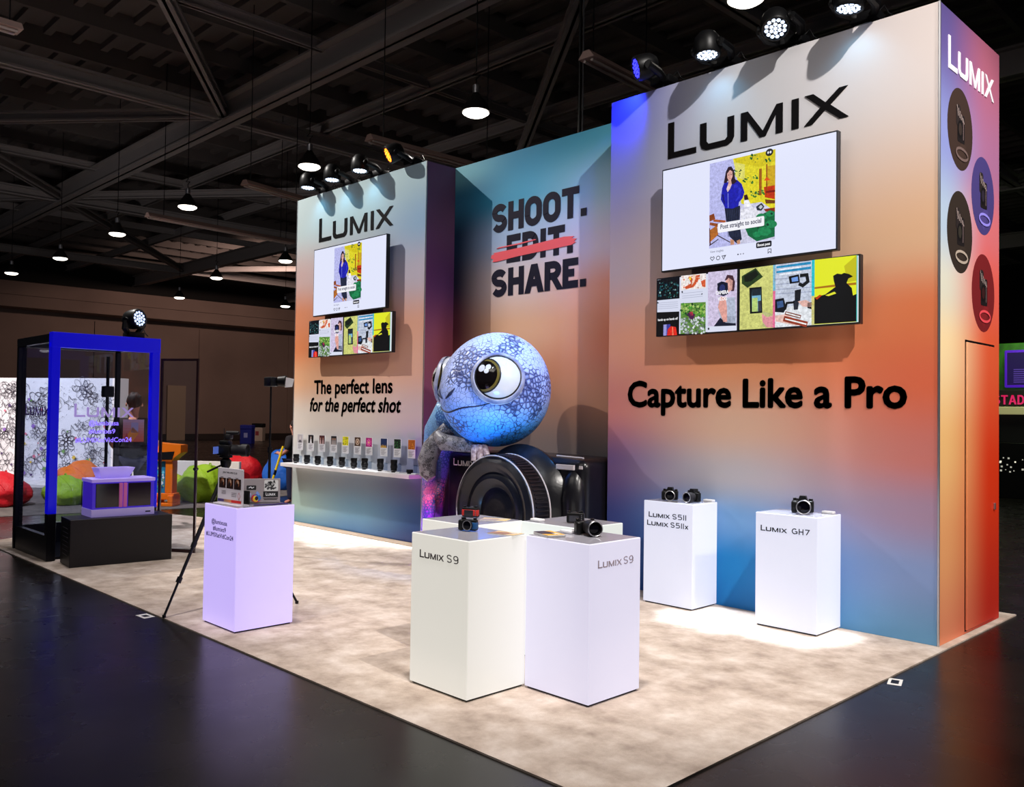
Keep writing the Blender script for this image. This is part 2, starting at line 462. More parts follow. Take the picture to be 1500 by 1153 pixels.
# ------------------------------------------------------------------ materials
M_black = mat('black_plastic', (9, 9, 11), 0.42, spec=.35)
M_blackm = mat('black_metal', (14, 14, 16), 0.35, 0.3)
M_satin = mat('black_satin', (24, 22, 26), 0.55)
M_ink = mat('black_ink', (10, 7, 9), 0.6, spec=.15)
M_white = mat('white_laminate', (235, 235, 238), 0.4)
M_grey = mat('grey_metal', (120, 120, 125), 0.4, 0.8)
M_alu = mat('aluminium', (200, 200, 205), 0.3, 0.9)
M_screen = col_mat('screen_picture', 1.0)
M_card = col_mat('printed_card', 0.0, 0.5)
M_glass = glass_mat('clear_glass', (235, 240, 248))
M_acryl = glass_mat('clear_acrylic', (225, 232, 240))
M_lens = mat('lens_glass', (6, 6, 14), 0.06, 0.0, spec=0.25)

# ------------------------------------------------------------------ the hall
def floor_mat():
    m = mat('polished_concrete', (30, 28, 28), 0.2, spec=0.32)
    nt = m.node_tree; p = nt.nodes['Principled BSDF']; tc = nt.nodes.new('ShaderNodeTexCoord')
    n = nt.nodes.new('ShaderNodeTexNoise'); n.inputs['Scale'].default_value = 0.7; n.inputs['Detail'].default_value = 8
    nt.links.new(tc.outputs['Object'], n.inputs['Vector'])
    r = nt.nodes.new('ShaderNodeValToRGB'); r.color_ramp.elements[0].color = S((18, 16, 14)); r.color_ramp.elements[1].color = S((34, 29, 26))
    r.color_ramp.elements[0].position = .35; r.color_ramp.elements[1].position = .7
    nt.links.new(n.outputs['Fac'], r.inputs['Fac']); nt.links.new(r.outputs['Color'], p.inputs['Base Color'])
    mr = nt.nodes.new('ShaderNodeMapRange'); mr.inputs['To Min'].default_value = .2; mr.inputs['To Max'].default_value = .36
    n2 = nt.nodes.new('ShaderNodeTexNoise'); n2.inputs['Scale'].default_value = 2.2; n2.inputs['Detail'].default_value = 7
    nt.links.new(tc.outputs['Object'], n2.inputs['Vector']); nt.links.new(n2.outputs['Fac'], mr.inputs['Value']); nt.links.new(mr.outputs['Result'], p.inputs['Roughness'])
    return m
FZ = -0.012
b = MB(); b.box(-50, -16, FZ - .3, 24, 46, FZ)
tag(b.build('floor', floor_mat()), kind='structure')

def wallpaint():
    return mat('hall_wall_paint', (150, 128, 118), 0.8, noise=(.25, (128, 108, 100), .3, .7))
b = MB(); b.box(-48.4, -16, FZ, -48, 46, 7.0)
for y in range(-14, 46, 6): b.box(-48.0, y, FZ, -47.93, y + .25, 6.6)
b.box(-48.4, -16, 6.9, -46.6, 46, 8.2); b.box(-46.6, -16, 7.5, -46.5, 46, 7.56)
tag(b.build('wall_left', wallpaint()), kind='structure')
b = MB(); b.box(-48.4, -16, 8.2, -47.6, 46, 10.6)
tag(b.build('wall_left', mat('dark_paint', (26, 24, 24), .85)), kind='structure')
b = MB(); b.box(-48, 46, FZ, 24, 46.3, 10.6)
tag(b.build('wall_back', mat('dark_paint', (26, 24, 24), .85)), kind='structure')
b = MB(); b.box(-47.99, -16, FZ, -47.9, 46, .35)
tag(b.build('baseboard_left', mat('dark_base', (52, 44, 42), .6)), kind='structure')
b = MB(); b.box(-48, 14.1, FZ, -47.85, 15.2, 3.2)
tag(b.build('door_1', mat('tan_door', (186, 158, 128), .6)), kind='structure')

M_roof = mat('dark_roof_steel', (165, 158, 156), 0.75)
M_deck = mat('roof_deck', (116, 108, 105), 0.85)
b = MB(); b.box(-50, -16, 10.4, 24, 46, 10.6)
x = -49.0
while x < 23:
    b.box(x, -16, 9.95, x + .12, 46, 10.4); x += 2.0
y = -15.5
while y < 45:
    b.box(-50, y, 10.25, 24, y + .16, 10.4); y += .62
tag(b.build('ceiling', M_deck), kind='structure')
NX = [-41.4, -29.4, -17.4, -5.4, 6.6]; NY = [-7.2, 2.4, 12.0, 21.6, 31.2]
tn = 0
def beam(p, q, w, h, m=M_roof):
    global tn
    tn += 1
    p = Vector(p); q = Vector(q); d = (q - p); L = d.length
    bb = MB()
    bb.box(-L / 2, -w / 2, h / 2 - .05, L / 2, w / 2, h / 2); bb.box(-L / 2, -w / 2, -h / 2, L / 2, w / 2, -h / 2 + .05); bb.box(-L / 2, -.03, -h / 2, L / 2, .03, h / 2)
    o = bb.build('trim_%d' % tn, m, None, False, (p + q) / 2, (0, 0, atan2(d.y, d.x)))
    tag(o, kind='structure')
for j, y in enumerate(NY): beam((-48, y, 9.0), (20, y, 9.0), .42 if j == 1 else .34, .6)
for x in NX: beam((x, -14, 8.95), (x, 44, 8.95), .3, .34)
for i in range(4):
    for j in range(4):
        if (i + j) % 2 == 0: beam((NX[i], NY[j], 9.0), (NX[i + 1], NY[j + 1], 9.0), .22, .26)
        if (i + j) % 2 == 1: beam((NX[i], NY[j + 1], 9.0), (NX[i + 1], NY[j], 9.0), .22, .26)
beam((-22.6, -2.0, 9.0), (-17.4, 2.4, 9.0), .22, .26); beam((-17.4, 2.4, 9.0), (-12.1, -1.4, 9.0), .22, .26)
beam((-48, 5.2, 9.3), (20, 5.2, 9.3), .2, .3); beam((-48, 8.4, 9.3), (20, 8.4, 9.3), .2, .3)
for x in (-26, -34, -13): beam((x, -12, 9.35), (x, 40, 9.35), .14, .25)

# ------------------------------------------------------------------ hanging hall lamps
M_lampglow = mat('lamp_glow', (255, 250, 240), 0.4, emit=(255, 244, 230), strength=5.0)
M_lampdome = mat('lamp_dome', (40, 38, 38), 0.45, 0.4)
def pendant():
    t = thing('pendant_lamp', (0, 0, 0), None, 'ceiling lamp', 'round hall lamps hanging from the roof')
    b = MB(); b.lathe([(.05, .3), (.09, .24), (.2, .08), (.225, .0), (.215, .0), (.19, .07), (.05, .22)], seg=28); b.build('shade', M_lampdome, t, True)
    b = MB(); b.lathe([(.2, .005), (.205, -.015), (.15, -.05), (.02, -.06)], seg=28); b.build('diffuser', M_lampglow, t, True)
    b = MB(); b.lathe([(.055, .3), (.055, .42), (.03, .44)], seg=14); b.build('driver_housing', M_alu, t, True)
    b = MB(); b.tube([(0, 0, .44), (0, 0, .52), (.1, 0, .56), (-.1, 0, .6), (0, 0, .64), (0, 0, 3.97)], .01, 6); b.build('hanger', M_black, t)
    return t
P0 = None
LAMPS = [((-7.4, 1.63), 'round hanging lamp nearest the stand, above the slogan wall'),
         ((-11.92, 1.46), 'round hanging lamp just above the small wall with the shelf'),
         ((-16.91, 1.32), 'round hanging lamp over the long strip light, third from the stand along its row'),
         ((-21.35, 1.39), 'small round hanging lamp fourth from the stand along its row'),
         ((-26.62, 1.61), 'small round hanging lamp fifth from the stand along its row'),
         ((-31.19, 1.45), 'farthest round hanging lamp at the left end of its row'),
         ((-26.62, 6.73), 'small round hanging lamp alone in the dark between two rows'),
         ((-21.64, 6.57), 'small round hanging lamp close to the edge of the shelf wall, upper one'),
         ((-32.12, 12.62), 'tiny hanging lamp close to the edge of the shelf wall, lower one'),
         ((-2.65, 1.5), 'round hanging lamp above the wall nearest the viewer, behind its stage lights'),
         ((-33.0, 8.2), 'tiny faint hanging lamp above the glass case')]
for (x, y), lab in LAMPS:
    o = pendant() if P0 is None else copy_tree(P0)
    if P0 is None: P0 = o
    o.location = (x, y, 6.6 if x == -2.65 else 6.45); o['label'] = lab
for x, y in ((-7.4, 1.63), (-11.92, 1.46), (-16.91, 1.32), (-26.62, 1.61)):
    light('lamp_light', 'SPOT', (x, y, 6.3), (x, y, 0), 260, (1, .93, .86), .2, 140, .7)

M_strip = mat('strip_housing', (188, 158, 148), 0.5)
def strip(p, q, lab, group='unlit tube fittings under the roof'):
    p = Vector(p); q = Vector(q); d = q - p; L = d.length
    t = thing('strip_light', (p + q) / 2, lab, 'ceiling lamp', None, atan2(d.y, d.x))
    b = MB(); b.add([(-L / 2, -.13, 0), (-L / 2, -.05, .1), (-L / 2, .05, .1), (-L / 2, .13, 0), (L / 2, -.13, 0), (L / 2, -.05, .1), (L / 2, .05, .1), (L / 2, .13, 0)],
                    [(0, 1, 5, 4), (1, 2, 6, 5), (2, 3, 7, 6), (3, 0, 4, 7), (0, 3, 2, 1), (4, 5, 6, 7)]); b.build('housing', M_strip, t)
    for s in (-1, 1):
        b = MB(); b.tube([(-L / 2 + .05, s * .06, -.02), (L / 2 - .05, s * .06, -.02)], .02, 8); b.build('tube', mat('unlit_tube', (205, 190, 182), .3), t, True)
    for u in (-.4, .4):
        b = MB(); b.tube([(u * L, 0, .1), (u * L, 0, 10.42 - p.z)], .01, 5); b.build('hanger', M_black, t)
strip((-14.25, 1.34, 6.5), (-14.6, 2.9, 6.5), 'short tube fitting hanging behind the edge of the shelf wall')
strip((-18.84, 1.17, 6.5), (-19.19, 5.4, 6.5), 'long tube fitting running across the dark roof')
strip((-4.9, 1.32, 6.5), (-5.0, 2.9, 6.5), 'tube fitting above the slogan wall beside the blue stage light')
strip((-9.88, 1.38, 6.5), (-9.8, 4.4, 6.5), 'tube fitting hanging behind the top corner of the shelf wall')
strip((-9.5, -5.4, 6.5), (-9.53, -4.15, 6.5), 'tube fitting alone in the upper left corner of the roof')

# ------------------------------------------------------------------ carpet of the stand
def carpet_mat():
    m = mat('beige_carpet', (176, 160, 146), 0.95, spec=0.1)
    nt = m.node_tree; p = nt.nodes['Principled BSDF']; tc = nt.nodes.new('ShaderNodeTexCoord')
    n = nt.nodes.new('ShaderNodeTexNoise'); n.inputs['Scale'].default_value = 3.6; n.inputs['Detail'].default_value = 10; n.inputs['Roughness'].default_value = .62
    nt.links.new(tc.outputs['Object'], n.inputs['Vector'])
    r = nt.nodes.new('ShaderNodeValToRGB'); e = r.color_ramp.elements
    e[0].position = .3; e[0].color = S((160, 143, 130)); e[1].position = .72; e[1].color = S((226, 213, 202))
    k = e.new(.5); k.color = S((197, 180, 166))
    nt.links.new(n.outputs['Fac'], r.inputs['Fac']); nt.links.new(r.outputs['Color'], p.inputs['Base Color'])
    n2 = nt.nodes.new('ShaderNodeTexNoise'); n2.inputs['Scale'].default_value = 160
    nt.links.new(tc.outputs['Object'], n2.inputs['Vector'])
    bp = nt.nodes.new('ShaderNodeBump'); bp.inputs['Strength'].default_value = .5; bp.inputs['Distance'].default_value = .01
    nt.links.new(n2.outputs['Fac'], bp.inputs['Height']); nt.links.new(bp.outputs['Normal'], p.inputs['Normal'])
    return m
CT = -.0015; LZ = -.005
b = MB(); pol = [(-10.6, -4.13), (.067, -4.13), (.067, 1.77), (-9.9, 1.77), (-9.9, -.55), (-11.6, -.74), (-12.4, -.95)]
n = len(pol)
b.add([(x, y, FZ) for x, y in pol] + [(x, y, CT) for x, y in pol], [tuple(range(n - 1, -1, -1)), tuple(range(n, 2 * n))] + [(i, (i + 1) % n, n + (i + 1) % n, n + i) for i in range(n)])
tag(b.build('carpet', carpet_mat()), 'mottled beige carpet laid over the dark floor under the whole stand', 'carpet')
b = MB(); pol = [(-24, -5.5), (-13.6, -3.3), (-12.9, .2), (-13.9, 2.0), (-14.6, 3.6), (-19, 7.5), (-25, 3.5)]
n = len(pol)
b.add([(x, y, FZ) for x, y in pol] + [(x, y, LZ) for x, y in pol], [tuple(range(n - 1, -1, -1)), tuple(range(n, 2 * n))] + [(i, (i + 1) % n, n + (i + 1) % n, n + i) for i in range(n)])
tag(b.build('carpet', mat('grey_carpet', (120, 112, 108), .95, noise=(5, (92, 86, 84), .35, .65))), 'grey carpet under the bean bags of the lounge behind', 'carpet')

# ------------------------------------------------------------------ walls of the stand
H = 5.18
M_wallside = mat('wall_core', (40, 34, 44), 0.7)
def letters_text(name, s, x0, x1, base, cap, m, parent, y, bold=0.0, slant=0.0):
    V, F = text_polys(s, x0, x1, base, cap, bold, slant)
    bb = MB(); bb.add([(x, y - .004, z) for x, z in V], F)
    return bb.build(name, m, parent)

# right wall: x -3.384 .. 0, centre -1.692
XR = -1.692
RW = thing('display_wall', (XR, 0, 0), 'tall printed wall carrying the camera slogan screens, nearest the viewer', 'display wall')
b = MB(); b.box(-1.692, .012, 0, 1.68, 1.49, H - .004); b.build('core', M_wallside, RW)
PR = print_mat('print_right_wall', 'X', [
    (-1.69, [(0, (40, 60, 130)), (.7, (62, 74, 140)), (1.3, (118, 92, 140)), (1.9, (196, 122, 116)), (2.6, (214, 150, 128)), (3.4, (176, 158, 174)), (4.4, (132, 138, 190)), (5.1, (96, 104, 200))]),  # top bluer: the blue moving head's light is painted in
    (-.2, [(0, (10, 104, 170)), (.45, (22, 122, 188)), (.85, (110, 156, 206)), (1.25, (186, 182, 190)), (1.7, (214, 176, 154)), (2.35, (226, 146, 100)), (3.2, (222, 184, 156)), (4.5, (210, 212, 218))]),
    (1.69, [(0, (104, 156, 196)), (.55, (136, 158, 206)), (1.05, (174, 144, 172)), (1.5, (212, 126, 118)), (2.1, (230, 112, 78)), (2.7, (232, 128, 82)), (3.3, (232, 186, 148)), (4.6, (226, 214, 210))])])
b = MB(); b.box(-1.692, 0, 0, 1.692, .012, H); b.build('printed_front', PR, RW)
PE = print_mat('print_end', 'Y', [
    (.1, [(0, (232, 142, 104)), (.8, (240, 168, 110)), (1.6, (244, 192, 124)), (2.4, (246, 218, 168)), (2.9, (216, 214, 196)), (3.4, (172, 192, 212)), (4.1, (132, 142, 200)), (4.9, (92, 80, 140))]),
    (1.2, [(0, (196, 44, 30)), (1.3, (222, 56, 20)), (2.4, (226, 92, 54)), (3.0, (228, 96, 84)), (3.5, (214, 112, 118)), (4.1, (166, 108, 148)), (5, (168, 94, 118))])])
b = MB(); b.box(1.68, .012, 0, 1.692, 1.49, H); b.build('printed_end', PE, RW)
letters('lettering', logo_polys(-2.637 - XR, 4.418, 1.882, .367), M_ink, RW, 0)
letters_text('lettering', 'Capture Like a Pro', -3.11 - XR, -.258 - XR, 1.897, .252, M_ink, RW, 0, bold=.012)
# lettering and pictures of the end face (drawn facing -Y, then turned to face +X)
RE = (0, 0, pi / 2)
letters('lettering', logo_polys(.185, 4.69, 1.13, .275), mat('white_vinyl', (240, 232, 240), .5, emit=(240, 225, 235), strength=.05), RW, 0, .006, (1.692, 0, 0), RE)
def roundel(cy, cz, base, ring, hue, seed):
    a = Art(); R = .345; rr = .335
    a.disc(cy, cz, .30, R, base, 40).up()
    d = tuple(int(v * .35) for v in hue)
    a.poly([(cy - .12, cz - .33 + .12), (cy + .05, cz - .1), (cy + .14, cz - .12), (cy + .02, cz - .31)], tuple(int(v * 1.12) for v in base)).up()
    # the camera standing upright: body, grip, lens barrel, highlights
    a.rrect(cy - .07, cz - .11, cy + .1, cz + .13, .02, (24, 18, 20)).up()
    a.rrect(cy - .1, cz + .02, cy + .0, cz + .2, .03, (40, 32, 32)).up()
    a.disc(cy - .01, cz + .0, .06, .075, (14, 10, 12), 20).up(); a.disc(cy - .01, cz + .0, .04, .052, d, 18).up()
    for k in range(5): a.line([(cy - .09 + .035 * k, cz + .19 - .02 * k), (cy - .06 + .035 * k, cz + .1 - .01 * k)], .008, (190, 170, 165))
    a.line([(cy + .06, cz + .08), (cy + .06, cz - .08)], .014, (120, 100, 100)).up()
    a.line(arc(cy + .03, cz - .205, .14, .045, 0, 360, 24)[:-1], .022, ring, True)
    a.build('picture_roundel', M_card, RW, (1.693, 0, 0), RE)
roundel(.468, 4.245, (58, 42, 36), (112, 92, 88), (150, 120, 110), 1)
roundel(1.043, 3.787, (70, 60, 122), (150, 140, 240), (120, 100, 140), 2)
roundel(.464, 3.375, (48, 38, 32), (180, 165, 150), (140, 130, 110), 3)
roundel(1.054, 2.925, (120, 28, 32), (240, 80, 90), (160, 60, 60), 4)
b = MB(); b.box(1.692, .59, .02, 1.694, 1.352, 2.482); b.build('door_gap', M_ink, RW)
b = MB(); b.rbox(1.694, .6, .03, 1.71, 1.345, 2.46, .003, 1); dr = b.build('door', PE, RW)
b = MB(); b.rbox(1.71, 1.27, 1.0, 1.725, 1.3, 1.06, .004, 1); b.build('door_latch', M_alu, dr)
b = MB(); b.box(1.684, -.006, 0, 1.698, .008, H); b.build('corner_trim', M_alu, RW)

# left wall: x -9.84 .. -6.548, centre -8.194
XL = -8.194
LW = thing('display_wall', (XL, 0, 0), 'printed wall carrying the lens slogan and the white shelf', 'display wall')
b = MB(); b.box(-1.646, .012, 0, 1.634, 1.2, H - .004); b.build('core', M_wallside, LW)
PL = print_mat('print_left_wall', 'X', [
    (-1.6, [(0, (84, 128, 150)), (.35, (156, 182, 174)), (.8, (160, 168, 166)), (1.0, (210, 216, 218)), (1.7, (226, 216, 204)), (2.3, (238, 182, 140)), (2.8, (238, 146, 96)), (3.3, (236, 152, 112)), (3.9, (216, 184, 180)), (4.7, (194, 212, 214))]),
    (.2, [(0, (56, 100, 150)), (.35, (110, 154, 184)), (.8, (126, 140, 156)), (1.1, (196, 204, 214)), (1.8, (222, 206, 196)), (2.5, (234, 178, 142)), (3.1, (226, 162, 134)), (4.0, (196, 196, 206)), (4.8, (186, 210, 212))]),
    (1.64, [(0, (36, 50, 112)), (.4, (52, 92, 156)), (.8, (98, 100, 140)), (1.25, (160, 166, 200)), (1.8, (204, 186, 186)), (2.4, (222, 174, 150)), (3.0, (220, 164, 138)), (3.7, (194, 186, 200)), (4.4, (150, 186, 216)), (5.1, (172, 200, 206))])])
b = MB(); b.box(-1.646, 0, .05, 1.646, .012, H); b.build('printed_front', PL, LW)
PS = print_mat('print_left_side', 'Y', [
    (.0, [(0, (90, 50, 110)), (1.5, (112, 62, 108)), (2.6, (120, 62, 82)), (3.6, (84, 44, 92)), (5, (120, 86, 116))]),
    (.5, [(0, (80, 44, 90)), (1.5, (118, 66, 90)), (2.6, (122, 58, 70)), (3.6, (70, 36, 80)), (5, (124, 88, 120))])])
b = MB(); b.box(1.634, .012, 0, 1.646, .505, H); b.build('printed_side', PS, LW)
letters('lettering', logo_polys(-9.18 - XL, 4.42, 1.9, .367), M_ink, LW, 0)
letters_text('lettering', 'The perfect lens', -9.23 - XL, -7.23 - XL, 2.07, .2, M_ink, LW, 0, bold=.008)
letters_text('lettering', 'for the perfect shot', -9.36 - XL, -7.05 - XL, 1.8, .2, M_ink, LW, 0, bold=.008, slant=.2)
b = MB(); b.box(-1.646, -.02, 0, 1.646, 0, .05); b.build('base_strip', mat('base_strip', (170, 160, 150), .5), LW)
b = MB(); b.box(1.640, -.006, 0, 1.652, .008, H); b.build('corner_trim', M_alu, LW)
b = MB(); b.box(-1.652, -.006, 0, -1.640, .008, H); b.build('corner_trim', M_alu, LW)

# slogan wall at the back of the alcove: x -6.548 .. -3.384 at y .505
XA = -4.966
AW = thing('display_wall', (XA, .505, 0), 'recessed slogan wall behind the inflatable, with a red brush stroke', 'display wall')
b = MB(); b.box(-1.58, .012, 0, 1.58, .3, H - .004); b.build('core', M_wallside, AW)
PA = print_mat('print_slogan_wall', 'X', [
    (-1.55, [(0, (60, 40, 80)), (1.4, (96, 60, 78)), (2.4, (110, 56, 56)), (3.0, (72, 30, 42)), (3.6, (22, 22, 44)), (4.2, (8, 36, 62)), (4.75, (40, 100, 130)), (5.1, (110, 176, 190))]),  # shadow of the projecting left wall is painted dark into this column
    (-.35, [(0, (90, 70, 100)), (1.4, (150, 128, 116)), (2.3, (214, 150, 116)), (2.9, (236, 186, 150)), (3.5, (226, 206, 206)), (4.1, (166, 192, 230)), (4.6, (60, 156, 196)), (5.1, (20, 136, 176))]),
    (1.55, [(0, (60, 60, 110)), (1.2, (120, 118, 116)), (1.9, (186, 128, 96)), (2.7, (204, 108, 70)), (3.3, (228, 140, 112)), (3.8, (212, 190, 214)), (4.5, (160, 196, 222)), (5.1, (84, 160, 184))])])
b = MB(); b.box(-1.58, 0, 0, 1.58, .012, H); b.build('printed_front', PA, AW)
M_navy = mat('navy_ink', (20, 18, 40), 0.6, spec=.15)
letters('lettering', stroke_text('SHOOT.', -5.78 - XA, -4.165 - XA, 4.165, .375, .09, gap=.13), M_navy, AW, 0, .004)
letters('lettering', stroke_text('EDIT.', -5.5 - XA, -4.37 - XA, 3.745, .36, .09, gap=.15), M_navy, AW, 0, .004)
letters('lettering', stroke_text('SHARE.', -5.775 - XA, -4.16 - XA, 3.32, .36, .09, gap=.13), M_navy, AW, 0, .004)
st = [(-.79, .02), (-.74, .0), (-.76, -.03), (-.68, -.035), (-.3, -.01), (0, 0), (.4, .012), (.62, .02), (.69, .045), (.66, .06), (.7, .085), (.62, .1), (.66, .12), (.5, .135), (.2, .12), (-.2, .1), (-.55, .09), (-.75, .085), (-.72, .07), (-.78, .06)]
a = MB(); a.prism([(x - .04, z + 3.82) for x, z in st], -.008, 0)
a.prism([(x * .5 - .38, z * .35 + 3.955) for x, z in [(-.7, 0), (.2, .02), (.75, .07), (.7, .1), (.1, .06), (-.6, .04)]][::-1], -.008, 0)
a.build('brush_stroke', mat('coral_paint', (238, 84, 96), .55), AW)

t = thing('hanging_pole', (-5.6, 2.0, 5.2), 'thin dark pole hanging from the roof behind the slogan wall', 'pole')
b = MB(); b.tube([(0, 0, -.3), (0, 0, 5.22)], .022, 8); b.build('rod', M_blackm, t, True)
b = MB(); b.tube([(.06, 0, -.3), (.06, 0, 5.22)], .012, 6); b.build('cable', M_grey, t, True)
# ------------------------------------------------------------------ screens
M_bezel = mat('bezel', (10, 12, 22), 0.3)
def big_picture(a, W, Hh):
    a.rect(0, 0, W, Hh, (226, 230, 252)).up()
    u0, u1, v0, v1 = W * .302, W * .684, Hh * .155, Hh * .968
    def N(p, q):                       # a point of the posted picture, 0..1 each way
        s = (p - 55) / 628.; top = 175 - 140 * s; bot = 995 - 90 * s
        return u0 + (u1 - u0) * s, v0 + (v1 - v0) * (bot - q) / (bot - top)
    P = lambda pts, c: a.poly([N(*p) for p in pts], c)
    def cl(pts): return pts
    a.photo = True; a.rect(u0, v0, u1, v1, (186, 188, 238)).up()
    P([(285, 125), (683, 35), (683, 640), (560, 600), (370, 560), (330, 330)], (226, 214, 40)).up()
    P([(290, 128), (683, 38), (683, 150), (540, 205), (330, 160)], (214, 198, 24))
    P([(300, 160), (400, 180), (400, 330), (310, 300)], (224, 220, 110))
    P([(600, 200), (683, 190), (683, 420), (600, 430)], (206, 168, 30)).up()
    P([(535, 225), (560, 220), (560, 480), (535, 480)], (160, 92, 20)); P([(600, 180), (612, 178), (612, 480), (600, 480)], (150, 80, 20))
    P([(580, 340), (605, 300), (640, 335)], (226, 84, 30)); P([(580, 400), (680, 385), (680, 520), (590, 500)], (196, 52, 16)).up()
    P([(600, 440), (683, 430), (683, 450), (600, 460)], (120, 20, 10)); P([(590, 520), (683, 530), (683, 560), (600, 560)], (110, 60, 14))
    random.seed(4)
    for cx, cy, r, n_ in ((330, 270, 36, 12), (480, 120, 40, 14), (505, 310, 24, 8), (545, 455, 40, 14), (490, 470, 30, 10), (400, 320, 34, 9), (620, 130, 26, 7), (460, 350, 20, 6)):
        for k in range(n_):
            x, y = cx + random.uniform(-r, r), cy + random.uniform(-r, r); s_ = random.uniform(5, 13)
            P([(x - s_, y), (x, y - s_), (x + s_, y + 3), (x, y + s_)], random.choice([(30, 96, 40), (52, 128, 52), (20, 66, 40), (110, 150, 60)]))
    a.up()
    P([(360, 575), (560, 545), (683, 640), (683, 905), (360, 950)], (206, 206, 232)).up()
    P([(365, 620), (480, 590), (560, 650), (440, 740), (380, 770), (360, 700)], (232, 232, 244))
    P([(395, 520), (440, 525), (470, 590), (400, 600)], (240, 240, 246)); P([(395, 480), (425, 470), (440, 520), (400, 530)], (50, 20, 30))
    P([(400, 700), (420, 740), (390, 800), (365, 760)], (90, 130, 190)).up()
    P([(510, 590), (560, 555), (588, 590), (560, 630), (520, 625)], (40, 46, 60)); P([(528, 595), (556, 572), (575, 592), (552, 615)], (214, 220, 226))
    P([(580, 615), (683, 600), (683, 640), (600, 640)], (130, 40, 24)).up()
    P([(395, 765), (520, 690), (640, 625), (683, 640), (683, 880), (520, 925), (440, 870)], (18, 104, 62)).up()
    for x, y, r in ((470, 740, 45), (560, 690, 48), (640, 660, 40), (650, 760, 55), (590, 830, 62), (520, 860, 40)):
        P([(x + r * cos(t * .52), y + r * .7 * sin(t * .52)) for t in range(12)], (30, 134, 82))
    a.up()
    for x, y, r in ((575, 700, 10), (620, 765, 14), (530, 790, 12), (655, 660, 12)): P([(x + r * cos(t), y + r * sin(t)) for t in range(6)], (8, 60, 40))
    P([(58, 675), (105, 655), (118, 710), (60, 735)], (140, 66, 26)); P([(100, 712), (222, 722), (222, 745), (100, 735)], (170, 84, 40))
    P([(65, 742), (220, 765), (218, 800), (62, 768)], (150, 76, 34)); P([(60, 820), (135, 770), (150, 860), (60, 940)], (178, 104, 40)).up()
    P([(58, 800), (66, 795), (75, 960), (64, 965)], (90, 40, 20)); P([(140, 860), (270, 930), (266, 938), (136, 870)], (60, 50, 60)); P([(60, 960), (150, 900), (152, 908), (62, 972)], (60, 50, 60))
    # the woman standing
    P([(210, 600), (362, 580), (358, 760), (380, 905), (330, 945), (262, 880), (235, 790)], (28, 34, 58)).up()
    for k in range(14): P([(225 + k * 9, 620), (230 + k * 9, 620), (250 + k * 8, 880), (246 + k * 8, 880)], (46, 54, 84) if k % 2 else (22, 28, 48))
    P([(268, 900), (305, 915), (308, 955), (272, 960)], (196, 140, 110)); P([(330, 920), (362, 905), (366, 945), (338, 955)], (198, 146, 116)).up()
    P([(205, 360), (250, 350), (330, 330), (375, 370), (402, 450), (385, 510), (352, 545), (345, 585), (290, 608), (215, 605), (200, 570), (172, 520), (185, 410)], (26, 28, 172)).up()
    P([(250, 355), (290, 350), (262, 420), (240, 450), (228, 420)], (222, 196, 200)); P([(345, 400), (375, 420), (360, 500), (320, 545), (315, 530), (345, 490)], (44, 50, 206))
    P([(300, 380), (340, 372), (342, 400), (302, 410)], (40, 44, 196)); P([(240, 460), (247, 460), (250, 600), (243, 602)], (120, 130, 226)); P([(183, 470), (200, 470), (215, 560), (205, 570)], (16, 16, 110)).up()
    P([(202, 360), (222, 250), (245, 205), (275, 200), (300, 240), (312, 320), (330, 345), (300, 372), (268, 372), (240, 340), (228, 362)], (40, 20, 34)).up()
    P([(235, 270), (262, 235), (286, 250), (288, 295), (272, 335), (250, 340), (236, 310)], (226, 172, 162)).up()
    P([(244, 282), (256, 280), (256, 286), (244, 288)], (60, 30, 40)); P([(268, 278), (280, 276), (280, 282), (268, 284)], (60, 30, 40)); P([(256, 318), (272, 316), (266, 324)], (190, 60, 70)); P([(262, 290), (268, 306), (258, 306)], (200, 140, 130))
    P([(246, 335), (272, 330), (280, 370), (250, 400)], (222, 176, 166)).up()
    a.photo = False; a.rrect(u0 + .10 * 1, v0 + .135, u0 + .585, v0 + .225, .012, (244, 244, 250)).up()
    a.text('Post straight to social', u0 + .13, u0 + .555, v0 + .168, .042, (70, 72, 96), .0012).up()
    x, z = N(634, 68); a.disc(x, z, .038, .034, (18, 20, 26)).up(); a.disc(x - .012, z, .009, .012, (230, 230, 235), 10); a.disc(x + .012, z, .009, .012, (230, 230, 235), 10)
    a.rrect(u1 - .18, Hh * .092, u1 - .025, Hh * .146, .012, (22, 24, 34)).up()
    a.text('Boost post', u1 - .165, u1 - .04, Hh * .108, .024, (240, 240, 245), .001)
    a.text('View insights', u0 + .02, u0 + .165, Hh * .108, .022, (90, 92, 112))
    z = Hh * .05
    a.line([(u0 + .045, z - .016), (u0 + .022, z + .008), (u0 + .03, z + .02), (u0 + .045, z + .012), (u0 + .06, z + .02), (u0 + .068, z + .008)], .006, (50, 52, 66), True)
    a.line(arc(u0 + .108, z + .002, .019, .018, 0, 360, 16)[:-1], .006, (50, 52, 66), True)
    a.line([(u0 + .15, z + .016), (u0 + .19, z + .018), (u0 + .168, z - .018)], .006, (50, 52, 66), True); a.line([(u0 + .165, z + .004), (u0 + .19, z + .018)], .005, (50, 52, 66))
    a.line([(u1 - .06, z - .016), (u1 - .06, z + .02), (u1 - .03, z + .02), (u1 - .03, z - .016), (u1 - .045, z - .003)], .006, (50, 52, 66), True)
    for k, c in enumerate(((60, 62, 80), (150, 152, 170), (150, 152, 170))): a.disc(u0 + .32 + k * .028, z + .01, .008, .007, c, 8)

